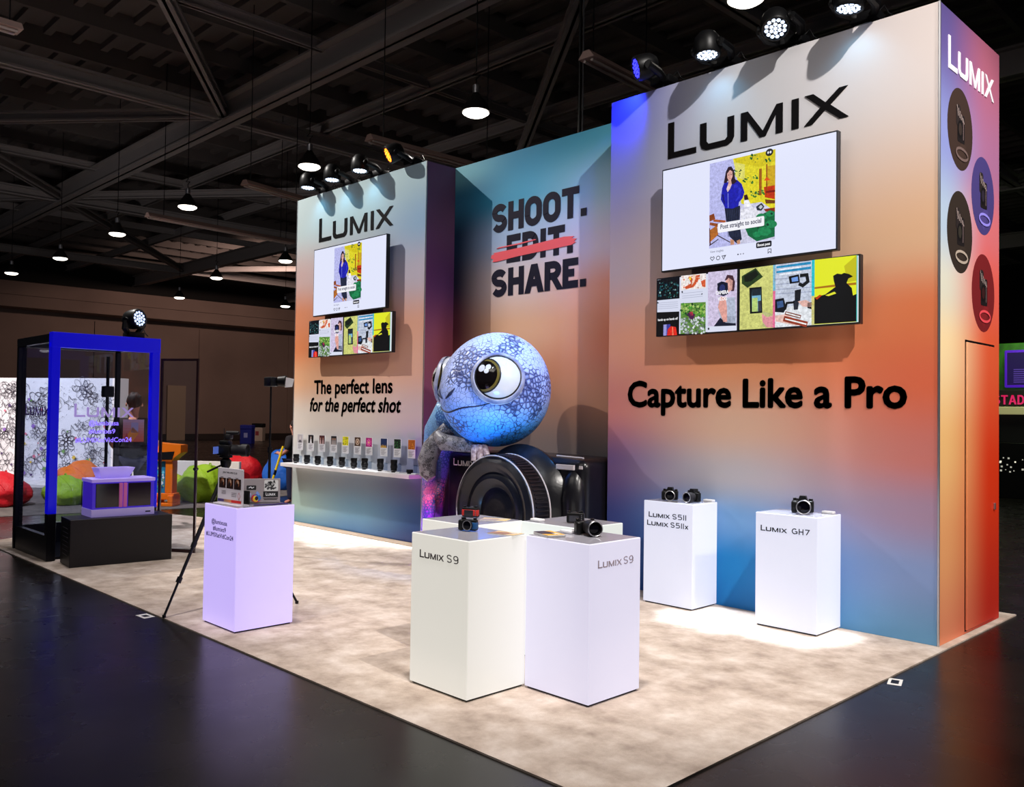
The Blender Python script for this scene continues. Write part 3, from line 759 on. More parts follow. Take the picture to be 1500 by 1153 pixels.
def low_picture(a, W, Hh):
    q = quad([(62, 190), (1437, 28), (1437, 478), (62, 562)])
    def N(p, r):
        s, t = q(p, r); return W * s, Hh * t
    P = lambda pts, c: a.poly([N(*p) for p in pts], c)
    R = random.Random(7)
    def specks(x0, y0, x1, y1, n, cols, s0=2, s1=9, sl=0):
        for k in range(n):
            x, y = R.uniform(x0, x1), R.uniform(y0, y1) - sl * 0; s_ = R.uniform(s0, s1)
            P([(x - s_, y + s_ * .3), (x, y - s_), (x + s_, y), (x + s_ * .2, y + s_)], R.choice(cols))
    a.rect(0, 0, W, Hh, (214, 218, 238)).up()
    a.photo = True
    # first column: dark forest, caption, red lantern
    P([(62, 192), (240, 160), (240, 312), (62, 328)], (6, 10, 20)).up()
    specks(70, 200, 232, 312, 90, [(20, 60, 80), (30, 90, 90), (12, 30, 44), (60, 110, 120), (16, 50, 40), (150, 190, 190)])
    for x in (95, 120, 150, 175, 205): P([(x, 185), (x + 6, 184), (x + 8, 300), (x + 1, 302)], (3, 5, 10))
    P([(62, 408), (240, 400), (240, 555), (62, 565)], (8, 8, 12)).up()
    a.photo = False; a.text('hands up on hands off', *[N(70, 470)[0], N(228, 470)[0]], N(70, 466)[1], .022, (230, 230, 235), .001)
    a.photo = True; P([(115, 490), (140, 488), (140, 562), (115, 564)], (150, 150, 214)); P([(140, 488), (170, 486), (170, 560), (140, 562)], (60, 60, 150)).up()
    P([(145, 562), (150, 520), (175, 500), (215, 505), (225, 560)], (222, 40, 28)).up(); P([(185, 503), (192, 503), (198, 560), (186, 560)], (250, 120, 90))
    a.photo = False
    for y in (345, 358, 371, 384): P([(66, y), (230, y - 12), (230, y - 9), (66, y + 3)], (170, 174, 196))
    P([(62, 342), (70, 338), (76, 345), (68, 352)], (30, 30, 40))
    a.photo = True
    # second column: food, caption, green ride
    P([(252, 160), (443, 140), (443, 240), (252, 258)], (240, 232, 228)).up()
    P([(310, 165), (400, 150), (380, 200), (350, 235), (290, 250), (280, 235), (330, 210)], (206, 84, 44)).up(); P([(345, 150), (370, 148), (355, 200), (335, 225)], (246, 214, 190)); P([(312, 165), (330, 160), (330, 185), (318, 190)], (246, 214, 40)); P([(405, 195), (440, 180), (440, 235), (415, 230)], (214, 90, 52))
    specks(260, 165, 440, 240, 30, [(226, 120, 80), (250, 226, 214), (180, 60, 40)], 3, 8)
    a.photo = False
    for y in (272, 290, 304): P([(262, y + 6), (420, y - 10), (420, y - 7), (262, y + 9)], (170, 174, 196))
    P([(256, 266), (264, 262), (270, 270), (261, 277)], (30, 30, 40)); P([(408, 282), (414, 275), (420, 281), (412, 288)], (20, 20, 26))
    a.photo = True; P([(252, 345), (443, 335), (443, 545), (252, 552)], (96, 140, 60)).up()
    specks(256, 345, 440, 430, 110, [(70, 150, 50), (130, 180, 70), (40, 90, 40), (170, 200, 110), (24, 50, 30)], 4, 12)
    specks(256, 440, 440, 546, 130, [(200, 206, 214), (150, 156, 166), (110, 116, 120), (226, 230, 236), (70, 100, 60)], 4, 12); a.up()
    P([(300, 415), (330, 400), (365, 420), (350, 455), (325, 450)], (70, 30, 70)); P([(320, 405), (345, 400), (350, 425), (330, 430)], (190, 60, 70)).up()
    # third: person holding a camera to her eye
    P([(460, 134), (670, 112), (670, 500), (460, 500)], (208, 196, 226)).up()
    P([(505, 500), (560, 430), (655, 430), (665, 500)], (20, 24, 44)); P([(535, 380), (550, 310), (655, 300), (668, 480), (590, 475), (550, 440)], (180, 188, 210)).up()
    P([(580, 190), (600, 150), (640, 155), (656, 200), (650, 260), (630, 262), (615, 180)], (70, 40, 52)); P([(588, 195), (610, 170), (640, 190), (636, 250), (610, 270), (590, 240)], (226, 170, 160)).up()
    P([(535, 370), (552, 300), (590, 300), (600, 370), (602, 470), (575, 470)], (222, 160, 150)).up()
    P([(528, 210), (560, 195), (605, 205), (608, 280), (575, 296), (540, 285)], (22, 26, 56)).up(); x, z = N(566, 240); a.disc(x, z, .055, .06, (12, 14, 40)).up(); a.disc(x, z, .03, .034, (40, 50, 110))
    a.photo = False; a.up(); a.text('CAMERA', N(520, 280)[0], N(612, 280)[0], N(560, 282)[1], .032, (244, 244, 250), .0015); a.text('VLOG', N(535, 325)[0], N(600, 325)[0], N(560, 325)[1], .032, (244, 244, 250), .0015)
    a.photo = False; P([(460, 502), (670, 495), (670, 528), (460, 540)], (218, 222, 240)).up(); P([(462, 512), (472, 508), (476, 520), (464, 526)], (30, 30, 40))
    P([(672, 112), (692, 110), (692, 526), (672, 528)], (6, 8, 16)).up()
    a.photo = True
    # right screen: phone and camera on a yellow table, hands and gear, silhouette
    P([(692, 115), (922, 85), (922, 512), (692, 525)], (206, 208, 122)).up()
    P([(850, 400), (922, 420), (922, 510), (850, 505)], (190, 190, 130)); P([(705, 160), (800, 105), (850, 165), (745, 240), (705, 210)], (40, 62, 30)).up(); P([(720, 160), (800, 118), (822, 150), (770, 195), (725, 200)], (18, 26, 18)).up()
    P([(758, 240), (842, 232), (848, 410), (764, 416)], (14, 18, 22)).up(); P([(775, 250), (835, 245), (840, 398), (778, 402)], (120, 180, 210)).up(); P([(775, 250), (835, 245), (836, 290), (777, 295)], (30, 40, 50)); P([(778, 310), (815, 306), (818, 400), (778, 402)], (180, 206, 120)); P([(818, 330), (838, 326), (840, 398), (820, 400)], (60, 60, 70)).up()
    P([(845, 415), (880, 440), (918, 430), (922, 508), (880, 510), (850, 470)], (226, 150, 160)).up()
    P([(918, 86), (934, 84), (934, 510), (918, 512)], (226, 110, 150)); P([(918, 86), (934, 84), (934, 260), (918, 262)], (40, 190, 214)).up()
    P([(934, 84), (1170, 56), (1170, 496), (934, 510)], (196, 204, 222)).up()
    for y in (95, 128): P([(940, y), (1160, y - 30), (1160, y - 12), (940, y + 14)], (40, 140, 190)); P([(960, y + 20), (1100, y + 2), (1100, y + 12), (960, y + 28)], (236, 240, 250))
    for y in (180, 215, 250, 280): P([(936, y), (1168, y - 14), (1168, y - 8), (936, y + 6)], (160, 168, 194))
    a.up()
    P([(934, 400), (1060, 360), (1168, 350), (1168, 496), (934, 510)], (228, 232, 238)).up()
    P([(1020, 165), (1085, 150), (1092, 205), (1028, 215)], (14, 16, 20)).up(); P([(1038, 175), (1078, 166), (1082, 196), (1042, 202)], (110, 150, 220))
    a.line([N(1092, 160), N(1135, 155), N(1142, 200), N(1110, 228), N(1085, 215)], .03, (20, 22, 26)); P([(1060, 260), (1100, 250), (1095, 330), (1060, 335)], (26, 28, 34)); P([(1050, 330), (1090, 320), (1080, 390), (1055, 392)], (40, 44, 56)).up()
    P([(1080, 335), (1130, 325), (1170, 350), (1168, 375), (1110, 370)], (226, 180, 170)); P([(1140, 345), (1170, 340), (1170, 390), (1140, 380)], (14, 16, 22))
    P([(934, 320), (990, 310), (1008, 380), (990, 410), (934, 405)], (16, 20, 30)).up(); P([(945, 335), (985, 328), (990, 370), (950, 380)], (60, 90, 140)); a.line([N(1000, 390), N(1010, 345), N(1060, 340)], .02, (16, 18, 22))
    P([(934, 430), (1010, 420), (1090, 480), (1080, 500), (940, 470)], (230, 190, 180)).up(); a.line([N(1000, 412), N(1100, 440)], .03, (120, 50, 30)); a.line([N(990, 450), N(1140, 492)], .05, (150, 60, 40)).up()
    a.line([N(1005, 412), N(1096, 440)], .012, (240, 240, 240)); a.line([N(1000, 452), N(1135, 490)], .012, (240, 240, 240))
    P([(1166, 56), (1184, 54), (1184, 494), (1166, 496)], (40, 190, 206)); P([(1166, 300), (1184, 298), (1184, 494), (1166, 496)], (240, 200, 30)).up()
    a.photo = False; P([(1184, 54), (1437, 28), (1437, 478), (1184, 494)], (226, 232, 40)).up()
    P([(1184, 240), (1300, 225), (1430, 212), (1430, 228), (1300, 240), (1184, 252)], (170, 110, 20)); P([(1360, 100), (1430, 30), (1432, 200), (1380, 210)], (196, 190, 30)).up()
    P([(1184, 310), (1250, 290), (1310, 240), (1300, 200), (1296, 165), (1320, 150), (1345, 155), (1360, 146), (1390, 155), (1412, 172), (1385, 185), (1375, 215), (1405, 250), (1412, 300), (1432, 290), (1432, 476), (1184, 490)], (8, 8, 10)).up()
    P([(1250, 296), (1305, 272), (1315, 285), (1270, 302)], (226, 226, 50)); P([(1188, 315), (1215, 292), (1230, 296), (1200, 325)], (190, 60, 10))
    P([(1432, 28), (1437, 28), (1437, 478), (1432, 478)], (60, 190, 190))

def screen(x0, x1, z0, z1, picfn, lab, two=False, mirror=False):
    xc = (x0 + x1) / 2; w = x1 - x0; h = z1 - z0; bz = .014
    t = thing('wall_screen' if not two else 'wide_wall_screen', (xc, 0, z0), lab, 'screen')
    b = MB(); b.rbox(-w / 2, -.158, 0, w / 2, -.10, h, .004, 1)
    b.box(-w * .36, -.10, h * .12, w * .36, -.07, h * .88); b.build('housing', M_bezel, t)
    b = MB(); b.box(-w * .3, -.07, h * .3, w * .3, -.003, h * .38); b.box(-w * .3, -.07, h * .62, w * .3, -.003, h * .7); b.box(-.18, -.03, h * .3, .18, -.003, h * .7); b.build('wall_bracket', M_blackm, t)
    a = Art(.0006); picfn(a, w - 2 * bz, h - 2 * bz)
    a.build('screen_picture', M_screen, t, (-w / 2 + bz, -.1588, bz))
screen(-2.597, -.772, 3.234, 4.266, big_picture, 'large wall screen showing a woman in a blue jacket, on the wall nearest the viewer')
screen(-2.653, -.573, 2.592, 3.178, low_picture, 'wide low screen of photo posts under the large screen, on the wall nearest the viewer', True)
screen(-9.065, -7.2, 3.238, 4.266, big_picture, 'large wall screen showing a woman in a blue jacket, above the shelf wall')
screen(-9.17, -7.042, 2.618, 3.182, low_picture, 'wide low screen of photo posts under the large screen, above the shelf wall', True)

# ------------------------------------------------------------------ shelf with cards and lenses
b = MB(); b.rbox(-9.75, -.27, .93, -6.48, -.0005, .985, .004, 1)
tag(b.build('wall_shelf', mat('shelf_white', (226, 224, 226), .4)), 'long white shelf running along the wall under the photo cards', 'shelf')
CARDS = [(-9.54, 'portrait', 'a pale grey portrait', (188, 184, 190), (90, 86, 96)), (-9.225, 'bride', 'a white figure on black', (20, 20, 24), (226, 226, 230)),
         (-8.912, 'couple', 'dark red and white figures', (70, 26, 30), (206, 180, 180)), (-8.589, 'group', 'a group in black and white', (26, 26, 30), (170, 160, 160)),
         (-8.28, 'yellow', 'yellow flowers over black', (228, 222, 40), (24, 26, 24)), (-7.973, 'coffee', 'a cup of coffee', (70, 44, 30), (216, 196, 176)),
         (-7.693, 'magenta', 'a magenta flower', (176, 16, 120), (250, 120, 190)), (-7.338, 'city', 'a night city under blue sky', (24, 44, 90), (220, 170, 50)),
         (-7.028, 'jungle', 'a dark green plant', (10, 26, 20), (60, 140, 70)), (-6.715, 'leaves', 'orange autumn leaves', (176, 98, 22), (236, 170, 60))]
M_cardedge = mat('card_white', (236, 236, 240), .45)
for i, (x, nm, what, c1, c2) in enumerate(CARDS):
    t = thing('photo_card', (x, 0, 1.185), 'white display card on the shelf wall showing ' + what, 'card', 'photo cards over the shelf')
    b = MB(); b.box(-.08, -.05, 0, .08, -.044, .25); b.build('card_board', M_cardedge, t)
    b = MB(); b.box(-.012, -.044, .1, .012, -.001, .125); b.build('standoff', M_alu, t)
    a = Art(.0006); a.rect(-.078, .002, .078, .248, (228, 228, 234)).up(); a.rect(-.074, .118, .074, .246, c1).up()
    R = random.Random(i)
    if nm == 'coffee':
        a.disc(0, .18, .05, .045, c2).up(); a.disc(0, .18, .036, .032, (120, 72, 40)).up(); a.disc(.0, .18, .014, .02, (226, 206, 186))
    elif nm == 'bride':
        a.poly([(-.03, .12), (.03, .12), (.012, .19), (-.012, .19)], c2); a.disc(0, .205, .014, .017, (214, 190, 180))
    elif nm == 'magenta':
        for k in range(8): a.poly([(0, .18), (.055 * cos(k * .785), .18 + .05 * sin(k * .785)), (.055 * cos(k * .785 + .4), .18 + .05 * sin(k * .785 + .4))], c2)
        a.up(); a.disc(0, .18, .014, .014, (250, 220, 120))
    elif nm == 'city':
        for k in range(9): a.rect(-.07 + k * .015, .12, -.058 + k * .015, .135 + R.uniform(0, .04), c2)
    elif nm == 'portrait':
        a.poly([(-.05, .12), (.05, .12), (.03, .16), (-.03, .16)], c2); a.disc(0, .19, .024, .03, (214, 206, 206))
    elif nm in ('couple', 'group'):
        for k in range(3 if nm == 'group' else 2):
            xx = -.04 + k * (.04 if nm == 'group' else .07); a.poly([(xx - .02, .12), (xx + .02, .12), (xx + .012, .185), (xx - .012, .185)], c2); a.disc(xx, .2, .012, .014, (196, 150, 130))
    else:
        for k in range(34):
            xx, zz, s_ = R.uniform(-.065, .065), R.uniform(.126, .238), R.uniform(.004, .012)
            a.poly([(xx - s_, zz), (xx, zz - s_), (xx + s_, zz + .003), (xx, zz + s_)], c2 if k % 3 else tuple(min(255, int(v * 1.2)) for v in c1))
    a.up()
    for k in range(6): a.rect(-.06, .095 - k * .014, .06 - .02 * (k % 3), .1 - k * .014, (150, 150, 158))
    a.build('card_print', M_card, t, (0, -.0505, 0))
LX = [-9.512, -9.198, -8.893, -8.557, -8.244, -7.939, -7.673, -7.301, -6.992, -6.644]
HT = [.14, .14, .14, .145, .15, .15, .16, .17, .17, .055]
b0 = None
for i, (x, h) in enumerate(zip(LX, HT)):
    what = CARDS[i][2]
    kind = 'flat black lens' if h < .1 else 'black upright lens'
    t = thing('camera_lens', (x, -.13, .985), '%s before the shelf card of %s' % (kind, what), 'lens', 'lenses on the shelf')
    b = MB(); r = .044
    b.lathe([(r * .8, 0), (r * .8, .012), (r, .02), (r, h * .3), (r * 1.04, h * .32), (r * 1.04, h * .55), (r * .98, h * .57), (r * .98, h * .74), (r * 1.06, h * .76), (r * 1.06, h - .002), (r * .9, h), (r * .85, h - .012)], seg=28)
    b.build('barrel', M_black, t, True)
    b = MB(); b.lathe([(r * .84, h - .012), (r * .5, h - .006), (.002, h - .004)], seg=24); b.build('front_glass', M_lens, t, True)
    b = MB()
    for k in range(28):
        a_ = 2 * pi * k / 28; b.box(-.0035, -.002, h * .34, .0035, .002, h * .54); 
        for j in range(8): 
            v = Vector(b.v[-8 + j]); b.v[-8 + j] = (v.x * cos(a_) - (v.y - r * 1.045) * sin(a_), v.x * sin(a_) + (v.y - r * 1.045) * cos(a_), v.z)
    b.build('rubber_grip', M_satin, t)
    b = MB(); b.lathe([(r * 1.0, .021), (r * 1.02, .0225), (r * 1.0, .024)], seg=24, caps=False); b.build('silver_ring', M_alu, t, True)
    s = thing('lens_stand', (x + .1, -.12, .985), 'clear block beside the lens before the card of ' + what, 'stand', 'clear blocks on the shelf')
    b = MB(); b.rbox(-.045, -.03, 0, .045, .03, .012, .002, 1); b.build('foot', M_cardedge, s)
    b = MB(); b.rbox(-.04, .005, .012, .04, .011, .12, .002, 1); b.build('clear_plate', M_acryl, s)

# ------------------------------------------------------------------ moving head lights
def moving_head(loc, aim, led, lab, glow=4.0, base_back=True, color=None, power=0, angle=30):
    """loc: centre of the head; aim: the way it looks"""
    t = thing('moving_head_light', loc, lab, 'stage light', 'moving heads of the stand')
    k_ = .8; t.scale = (k_,) * 3
    aim = Vector(aim).normalized(); side = Vector((1, 0, 0)); side = (side - aim * side.dot(aim)).normalized()
    b = MB(); b.lathe([(.03, -.17), (.1, -.16), (.145, -.1), (.16, -.02), (.16, .1), (.15, .12), (.135, .12), (.13, .1)], axis=aim, seg=28)
    hd = b.build('head', M_black, t, True)
    b = MB(); b.lathe([(.132, .1), (.1, .106), (.005, .107)], axis=aim, seg=28); b.build('lens_plate', mat('led_plate', (20, 22, 34), .25), hd, True)
    b = MB(); n_ = side; m_ = aim.cross(side)
    for ring, cnt in ((0, 1), (.05, 6), (.1, 12)):
        for k in range(cnt):
            a_ = 2 * pi * k / cnt + ring * 3; c = aim * .108 + n_ * (ring * cos(a_)) + m_ * (ring * sin(a_))
            b.lathe([(.021, 0), (.017, .006), (.003, .009)], c, aim, 10)
    b.build('led_array', mat('led_%d_%d_%d' % led, led, .3, emit=led, strength=glow), hd, True)
    b = MB()
    back = Vector((0, .42, -.08)) if base_back else Vector((0, 0, -.26))
    bd = back.normalized()
    for s in (-1, 1):
        p = [side * (.19 * s), side * (.2 * s) + back * .45, side * (.13 * s) + back * .78, side * (.08 * s) + back * .85]
        b.tube(p, [.045, .05, .045, .04], 8)
        b.lathe([(.055, 0), (.055, .03)], side * (.165 * s), side * s, 14)
    b.build('yoke', M_black, t, True)
    b = MB(); c = back * .98
    b.rbox(c.x - .15, c.y - .09, c.z - .05, c.x + .15, c.y + .13, c.z + .05, .015, 2) if base_back else b.rbox(-.15, -.12, -.31, .15, .12, -.21, .015, 2)
    b.build('base', M_black, t, True)
    if base_back:
        b = MB(); b.box(c.x - .02, c.y - .02, (5.18 - loc[2]) / k_, c.x + .02, c.y + .02, c.z); b.box(c.x - .09, c.y - .08, (5.18 - loc[2]) / k_, c.x + .09, c.y + .08, (5.2 - loc[2]) / k_); b.build('clamp', M_grey, t)
    b = MB(); b.tube([(c.x + .1, c.y + .05, c.z + .05), (c.x + .16, c.y + .08, c.z + .12), (c.x + .2, c.y + .1, c.z + .03), (c.x + .26, c.y + .12, c.z - .02)], .008, 6); b.build('cable', M_blackm, t)
    if power:
        p = Vector(loc) + aim * .115
        light('moving_head_beam', 'SPOT', p, p + aim * 5, power, color or tuple(v / 255 for v in led), .09, angle, .5)
        if power > 1000: light('moving_head_spill', 'SPOT', p, p + Vector((0, .3, -.9)), 5, (.2, .65, 1), .05, 110, .9)
    return t
W_ = (205, 225, 255)
moving_head((-9.14, -.24, 5.31), (.02, -.05, -1), W_, 'white moving head leftmost above the shelf wall', color=(.78, .88, 1), power=1300, angle=13)
moving_head((-8.47, -.24, 5.31), (.03, -.05, -1), W_, 'white moving head second from the left end above the shelf wall', color=(.78, .88, 1), power=1300, angle=13)
moving_head((-7.76, -.24, 5.31), (.04, -.05, -1), W_, 'white moving head beside the amber one above the shelf wall', color=(.78, .88, 1), power=1300, angle=13)
moving_head((-7.08, -.16, 5.36), (-.35, -.75, -.45), (255, 120, 20), 'amber glowing moving head above the shelf wall', 5.0, color=(1, .45, .1), power=60, angle=40)
moving_head((-2.8, -.2, 5.36), (-.6, -.75, -.3), (40, 40, 255), 'blue glowing moving head above the wall nearest the viewer', 5.0, color=(.1, .15, 1), power=0)
moving_head((-2.03, -.24, 5.33), (.06, -.05, -1), W_, 'white moving head next to the blue one', color=(.78, .88, 1), power=2800, angle=13)
moving_head((-1.32, -.24, 5.33), (.30, -.50, -.8), W_, 'white moving head facing the viewer above the large logo', 3.5, color=(.85, .93, 1), power=150, angle=30)
moving_head((-.64, -.24, 5.33), (-.07, -.03, -1), W_, 'white moving head closest to the outer corner of the wall', color=(.78, .88, 1), power=2800, angle=13)
light('moving_head_beam', 'SPOT', (-3.0, -.26, 5.34), (-3.16, 0.0, 5.02), 75, (.02, .05, 1), .05, 75, .9)
light('moving_head_beam', 'SPOT', (-3.0, -.4, 5.35), (-4.6, -.4, 1.9), 700, (.06, .35, 1), .05, 30, .7)

light('base_led_strip', 'AREA', (-8.19, -.035, .1), (-8.19, -.4, 0), 22, (1, .98, .95), 3.2, size_y=.03)
# ------------------------------------------------------------------ giant inflatable camera
M_vinyl = mat('black_vinyl', (15, 14, 20), 0.28, spec=0.6, bump=(3.0, .25))
M_vinyl2 = mat('black_vinyl_ridged', (26, 24, 30), 0.35, spec=0.6)
M_seam = mat('silver_seam', (196, 190, 196), 0.35)
def puffed(b, x0, y0, z0, x1, y1, z1, r, bul, nx=22, ny=8, nz=14):
    """a rounded, slightly bulging air-filled box"""
    bm = bmesh.new(); bmesh.ops.create_cube(bm, size=1.0)
    for v in bm.verts: v.co = Vector((x0 + (v.co.x + .5) * (x1 - x0), y0 + (v.co.y + .5) * (y1 - y0), z0 + (v.co.z + .5) * (z1 - z0)))
    bmesh.ops.bevel(bm, geom=list(bm.edges), offset=r, segments=5, affect='EDGES', profile=.5)
    for it in range(3): bmesh.ops.subdivide_edges(bm, edges=[e for e in bm.edges if e.calc_length() > .12], cuts=1, use_grid_fill=True)
    c = Vector(((x0 + x1) / 2, (y0 + y1) / 2, (z0 + z1) / 2))
    for v in bm.verts:
        u = (v.co.x - c.x) / (x1 - x0) * 2; w = (v.co.z - c.z) / (z1 - z0) * 2
        k = max(0, 1 - u * u) * max(0, 1 - w * w)
        if abs(v.co.y - y0) < r * 1.2: v.co.y -= bul * k
        if v.co.z > z1 - r * 1.2: v.co.z += bul * .5 * max(0, 1 - u * u)
    bm.verts.index_update()
    b.add([v.co[:] for v in bm.verts], [[v.index for v in f.verts] for f in bm.faces]); bm.free()
IC = thing('inflatable_camera', (-4.52, 0, 0), 'giant black inflatable camera standing in the alcove under the blue head', 'inflatable')
b = MB(); puffed(b, -1.15, -.33, .0, 1.1, .36, 1.33, .1, .03); b.build('body', M_vinyl, IC, True)
b = MB(); b.tube([(.93, -.26, .1), (.93, -.29, .25), (.93, -.3, .55), (.93, -.3, .9), (.93, -.28, 1.1), (.93, -.24, 1.2)], [.09, .13, .15, .15, .13, .08], 20); b.build('grip', M_vinyl, IC, True)
lc = (.19, -.33, .735)
b = MB(); b.lathe([(.72, -.02), (.73, .03), (.68, .11), (.62, .16), (.6, .18)], lc, (0, -1, 0), 56); b.build('lens_mount', M_vinyl, IC, True)
b = MB(); b.lathe([(.6, .15), (.61, .2), (.61, .42), (.595, .47), (.54, .5), (.5, .49), (.46, .45), (.43, .44), (.40, .46), (.36, .47), (.3, .44), (.26, .40), (.23, .40), (.19, .42), (.13, .42), (.02, .41)], lc, (0, -1, 0), 56)
lb = b.build('lens', M_vinyl, IC, True)
b = MB()
for k in range(84):
    a_ = 2 * pi * k / 84; x, z = lc[0] + .613 * cos(a_), lc[2] + .613 * sin(a_)
    b.tube([(x, lc[1] - .24, z), (x, lc[1] - .41, z)], .011, 5)
b.build('focus_ring', M_vinyl2, lb, True)
b = MB()
for rr, yy in ((.618, .205), (.606, .452)):
    b.tube([(lc[0] + rr * cos(2 * pi * k / 64), lc[1] - yy, lc[2] + rr * sin(2 * pi * k / 64)) for k in range(65)], .009, 6, caps=False)
b.build('seam', M_seam, lb, True)
letters('lettering', logo_polys(-.985, 1.165, .38, .085), mat('white_print', (232, 226, 226), .5), IC, -.345, .004)
b = MB(); b.rbox(1.06 - .02, -.36, 1.225, 1.06 + .03, -.35, 1.26, .003, 1); b.rbox(.72, -.372, 1.21, .98, -.345, 1.265, .006, 1); b.build('name_plate', M_seam, IC)
b = MB(); b.tube([(.62, -.24, 1.345), (1.0, -.24, 1.335)], .012, 6); b.build('hot_shoe', M_seam, IC, True)
b = MB(); b.lathe([(.035, 0), (.035, .02), (.02, .03)], (.36, -.36, 1.235), (0, -1, 0), 14); b.lathe([(.03, 0), (.03, .02), (.015, .03)], (.47, -.36, 1.235), (0, -1, 0), 14); b.build('button', M_seam, IC, True)

# ------------------------------------------------------------------ inflatable chameleon
def scales_mat(name, c_hi, c_lo, scale, patch, zramp=None, fine=False):
    m = bpy.data.materials.new(name); m.use_nodes = True; nt = m.node_tree; p = nt.nodes['Principled BSDF']
    p.inputs['Roughness'].default_value = .38; L = nt.links.new
    tc = nt.nodes.new('ShaderNodeTexCoord')
    vo = nt.nodes.new('ShaderNodeTexVoronoi'); vo.feature = 'DISTANCE_TO_EDGE'; vo.inputs['Scale'].default_value = scale
    L(tc.outputs['Object'], vo.inputs['Vector'])
    no = nt.nodes.new('ShaderNodeTexNoise'); no.inputs['Scale'].default_value = patch; no.inputs['Detail'].default_value = 3
    L(tc.outputs['Object'], no.inputs['Vector'])
    mr = nt.nodes.new('ShaderNodeMapRange'); mr.inputs['From Min'].default_value = .47; mr.inputs['From Max'].default_value = .64; mr.inputs['To Min'].default_value = .05; mr.inputs['To Max'].default_value = .5
    L(no.outputs['Fac'], mr.inputs['Value'])
    dv = nt.nodes.new('ShaderNodeMath'); dv.operation = 'DIVIDE'; dv.use_clamp = True
    L(vo.outputs['Distance'], dv.inputs[0]); L(mr.outputs['Result'], dv.inputs[1])
    mx = nt.nodes.new('ShaderNodeMix'); mx.data_type = 'RGBA'; L(dv.outputs[0], mx.inputs['Factor'])
    mx.inputs[6].default_value = S(c_lo); mx.inputs[7].default_value = S(c_hi)
    if zramp:
        sp = nt.nodes.new('ShaderNodeSeparateXYZ'); L(tc.outputs['Object'], sp.inputs[0])
        z0, z1 = zramp[0][0], zramp[-1][0]
        nm = nt.nodes.new('ShaderNodeMapRange'); nm.inputs['From Min'].default_value = z0; nm.inputs['From Max'].default_value = z1; L(sp.outputs['Z'], nm.inputs['Value'])
        r = nt.nodes.new('ShaderNodeValToRGB'); el = r.color_ramp.elements
        while len(el) < len(zramp): el.new(.5)
        for e, (z, c) in zip(el, zramp): e.position = (z - z0) / (z1 - z0)
        for e, (z, c) in zip(el, zramp): e.position = (z - z0) / (z1 - z0); e.color = S(c)
        L(nm.outputs['Result'], r.inputs['Fac']); L(r.outputs['Color'], mx.inputs[7])
    L(mx.outputs[2], p.inputs['Base Color'])
    bp = nt.nodes.new('ShaderNodeBump'); bp.inputs['Strength'].default_value = .35; bp.inputs['Distance'].default_value = .03
    L(dv.outputs[0], bp.inputs['Height']); L(bp.outputs['Normal'], p.inputs['Normal'])
    return m
M_head = scales_mat('head_scales', (186, 200, 244), (10, 26, 88), 19, 2.2, [(-.66, (10, 140, 255)), (-.42, (80, 172, 255)), (-.12, (166, 186, 250)), (.2, (184, 197, 248)), (.66, (212, 220, 250))])
M_torso = scales_mat('torso_scales', (140, 190, 240), (30, 80, 160), 26, 3.0, [(0, (96, 40, 214)), (.42, (110, 50, 224)), (.6, (150, 60, 210)), (.72, (240, 110, 160)), (.88, (236, 130, 180)), (1.0, (120, 120, 224)), (1.3, (96, 150, 232)), (1.9, (150, 206, 246))])  # pink and violet low down is uplight painted into the colour
M_arm = scales_mat('arm_speckle', (168, 164, 172), (40, 36, 44), 60, 14)
M_finger = mat('finger_print', (190, 176, 186), .5, noise=(30, (140, 120, 130), .4, .6))
HC = Vector((-4.78, -.34, 2.075)); HR = .645
CH = thing('inflatable_chameleon', (-4.78, -.34, 0), 'blue inflatable chameleon with huge round eyes leaning over the giant camera', 'inflatable')
F0 = Vector((0, -1, -.1)).normalized()
eyes = [Vector((.79, -.56, .19)).normalized(), Vector((-.79, -.56, .19)).normalized()]
def head_fn(d):
    q = 1.0
    ang = d.angle(F0)
    q += .13 * math.exp(-(ang / .42) ** 2)                  # snout
    q -= .05 * math.exp(-((d.z + .02) / .2) ** 2) * max(0, -d.y) * (1 - math.exp(-(ang / .5) ** 2))
    for e in eyes: q += .045 * math.exp(-(d.angle(e) / .42) ** 2)      # brow around the eyes
    q += .035 * math.exp(-(d.angle(Vector((0, .55, .83))) / .6) ** 2)  # crest
    q += .05 * math.exp(-(d.angle(Vector((0, -.75, -.62)).normalized()) / .5) ** 2)  # chin
    return q
def head_pt(d, off=0.0):
    d = d.normalized(); q = head_fn(d)
    return Vector((d.x * HR * 1.0 * q, d.y * HR * .98 * q, d.z * HR * q)) + d * off
HL = (0, 0, HC.z); HLR = (0, 0, radians(-7))
blob('head', (0, 0, 0), (HR, HR * .98, HR * 1.02), M_head, CH, 72, 48, head_fn, HL).rotation_euler = HLR
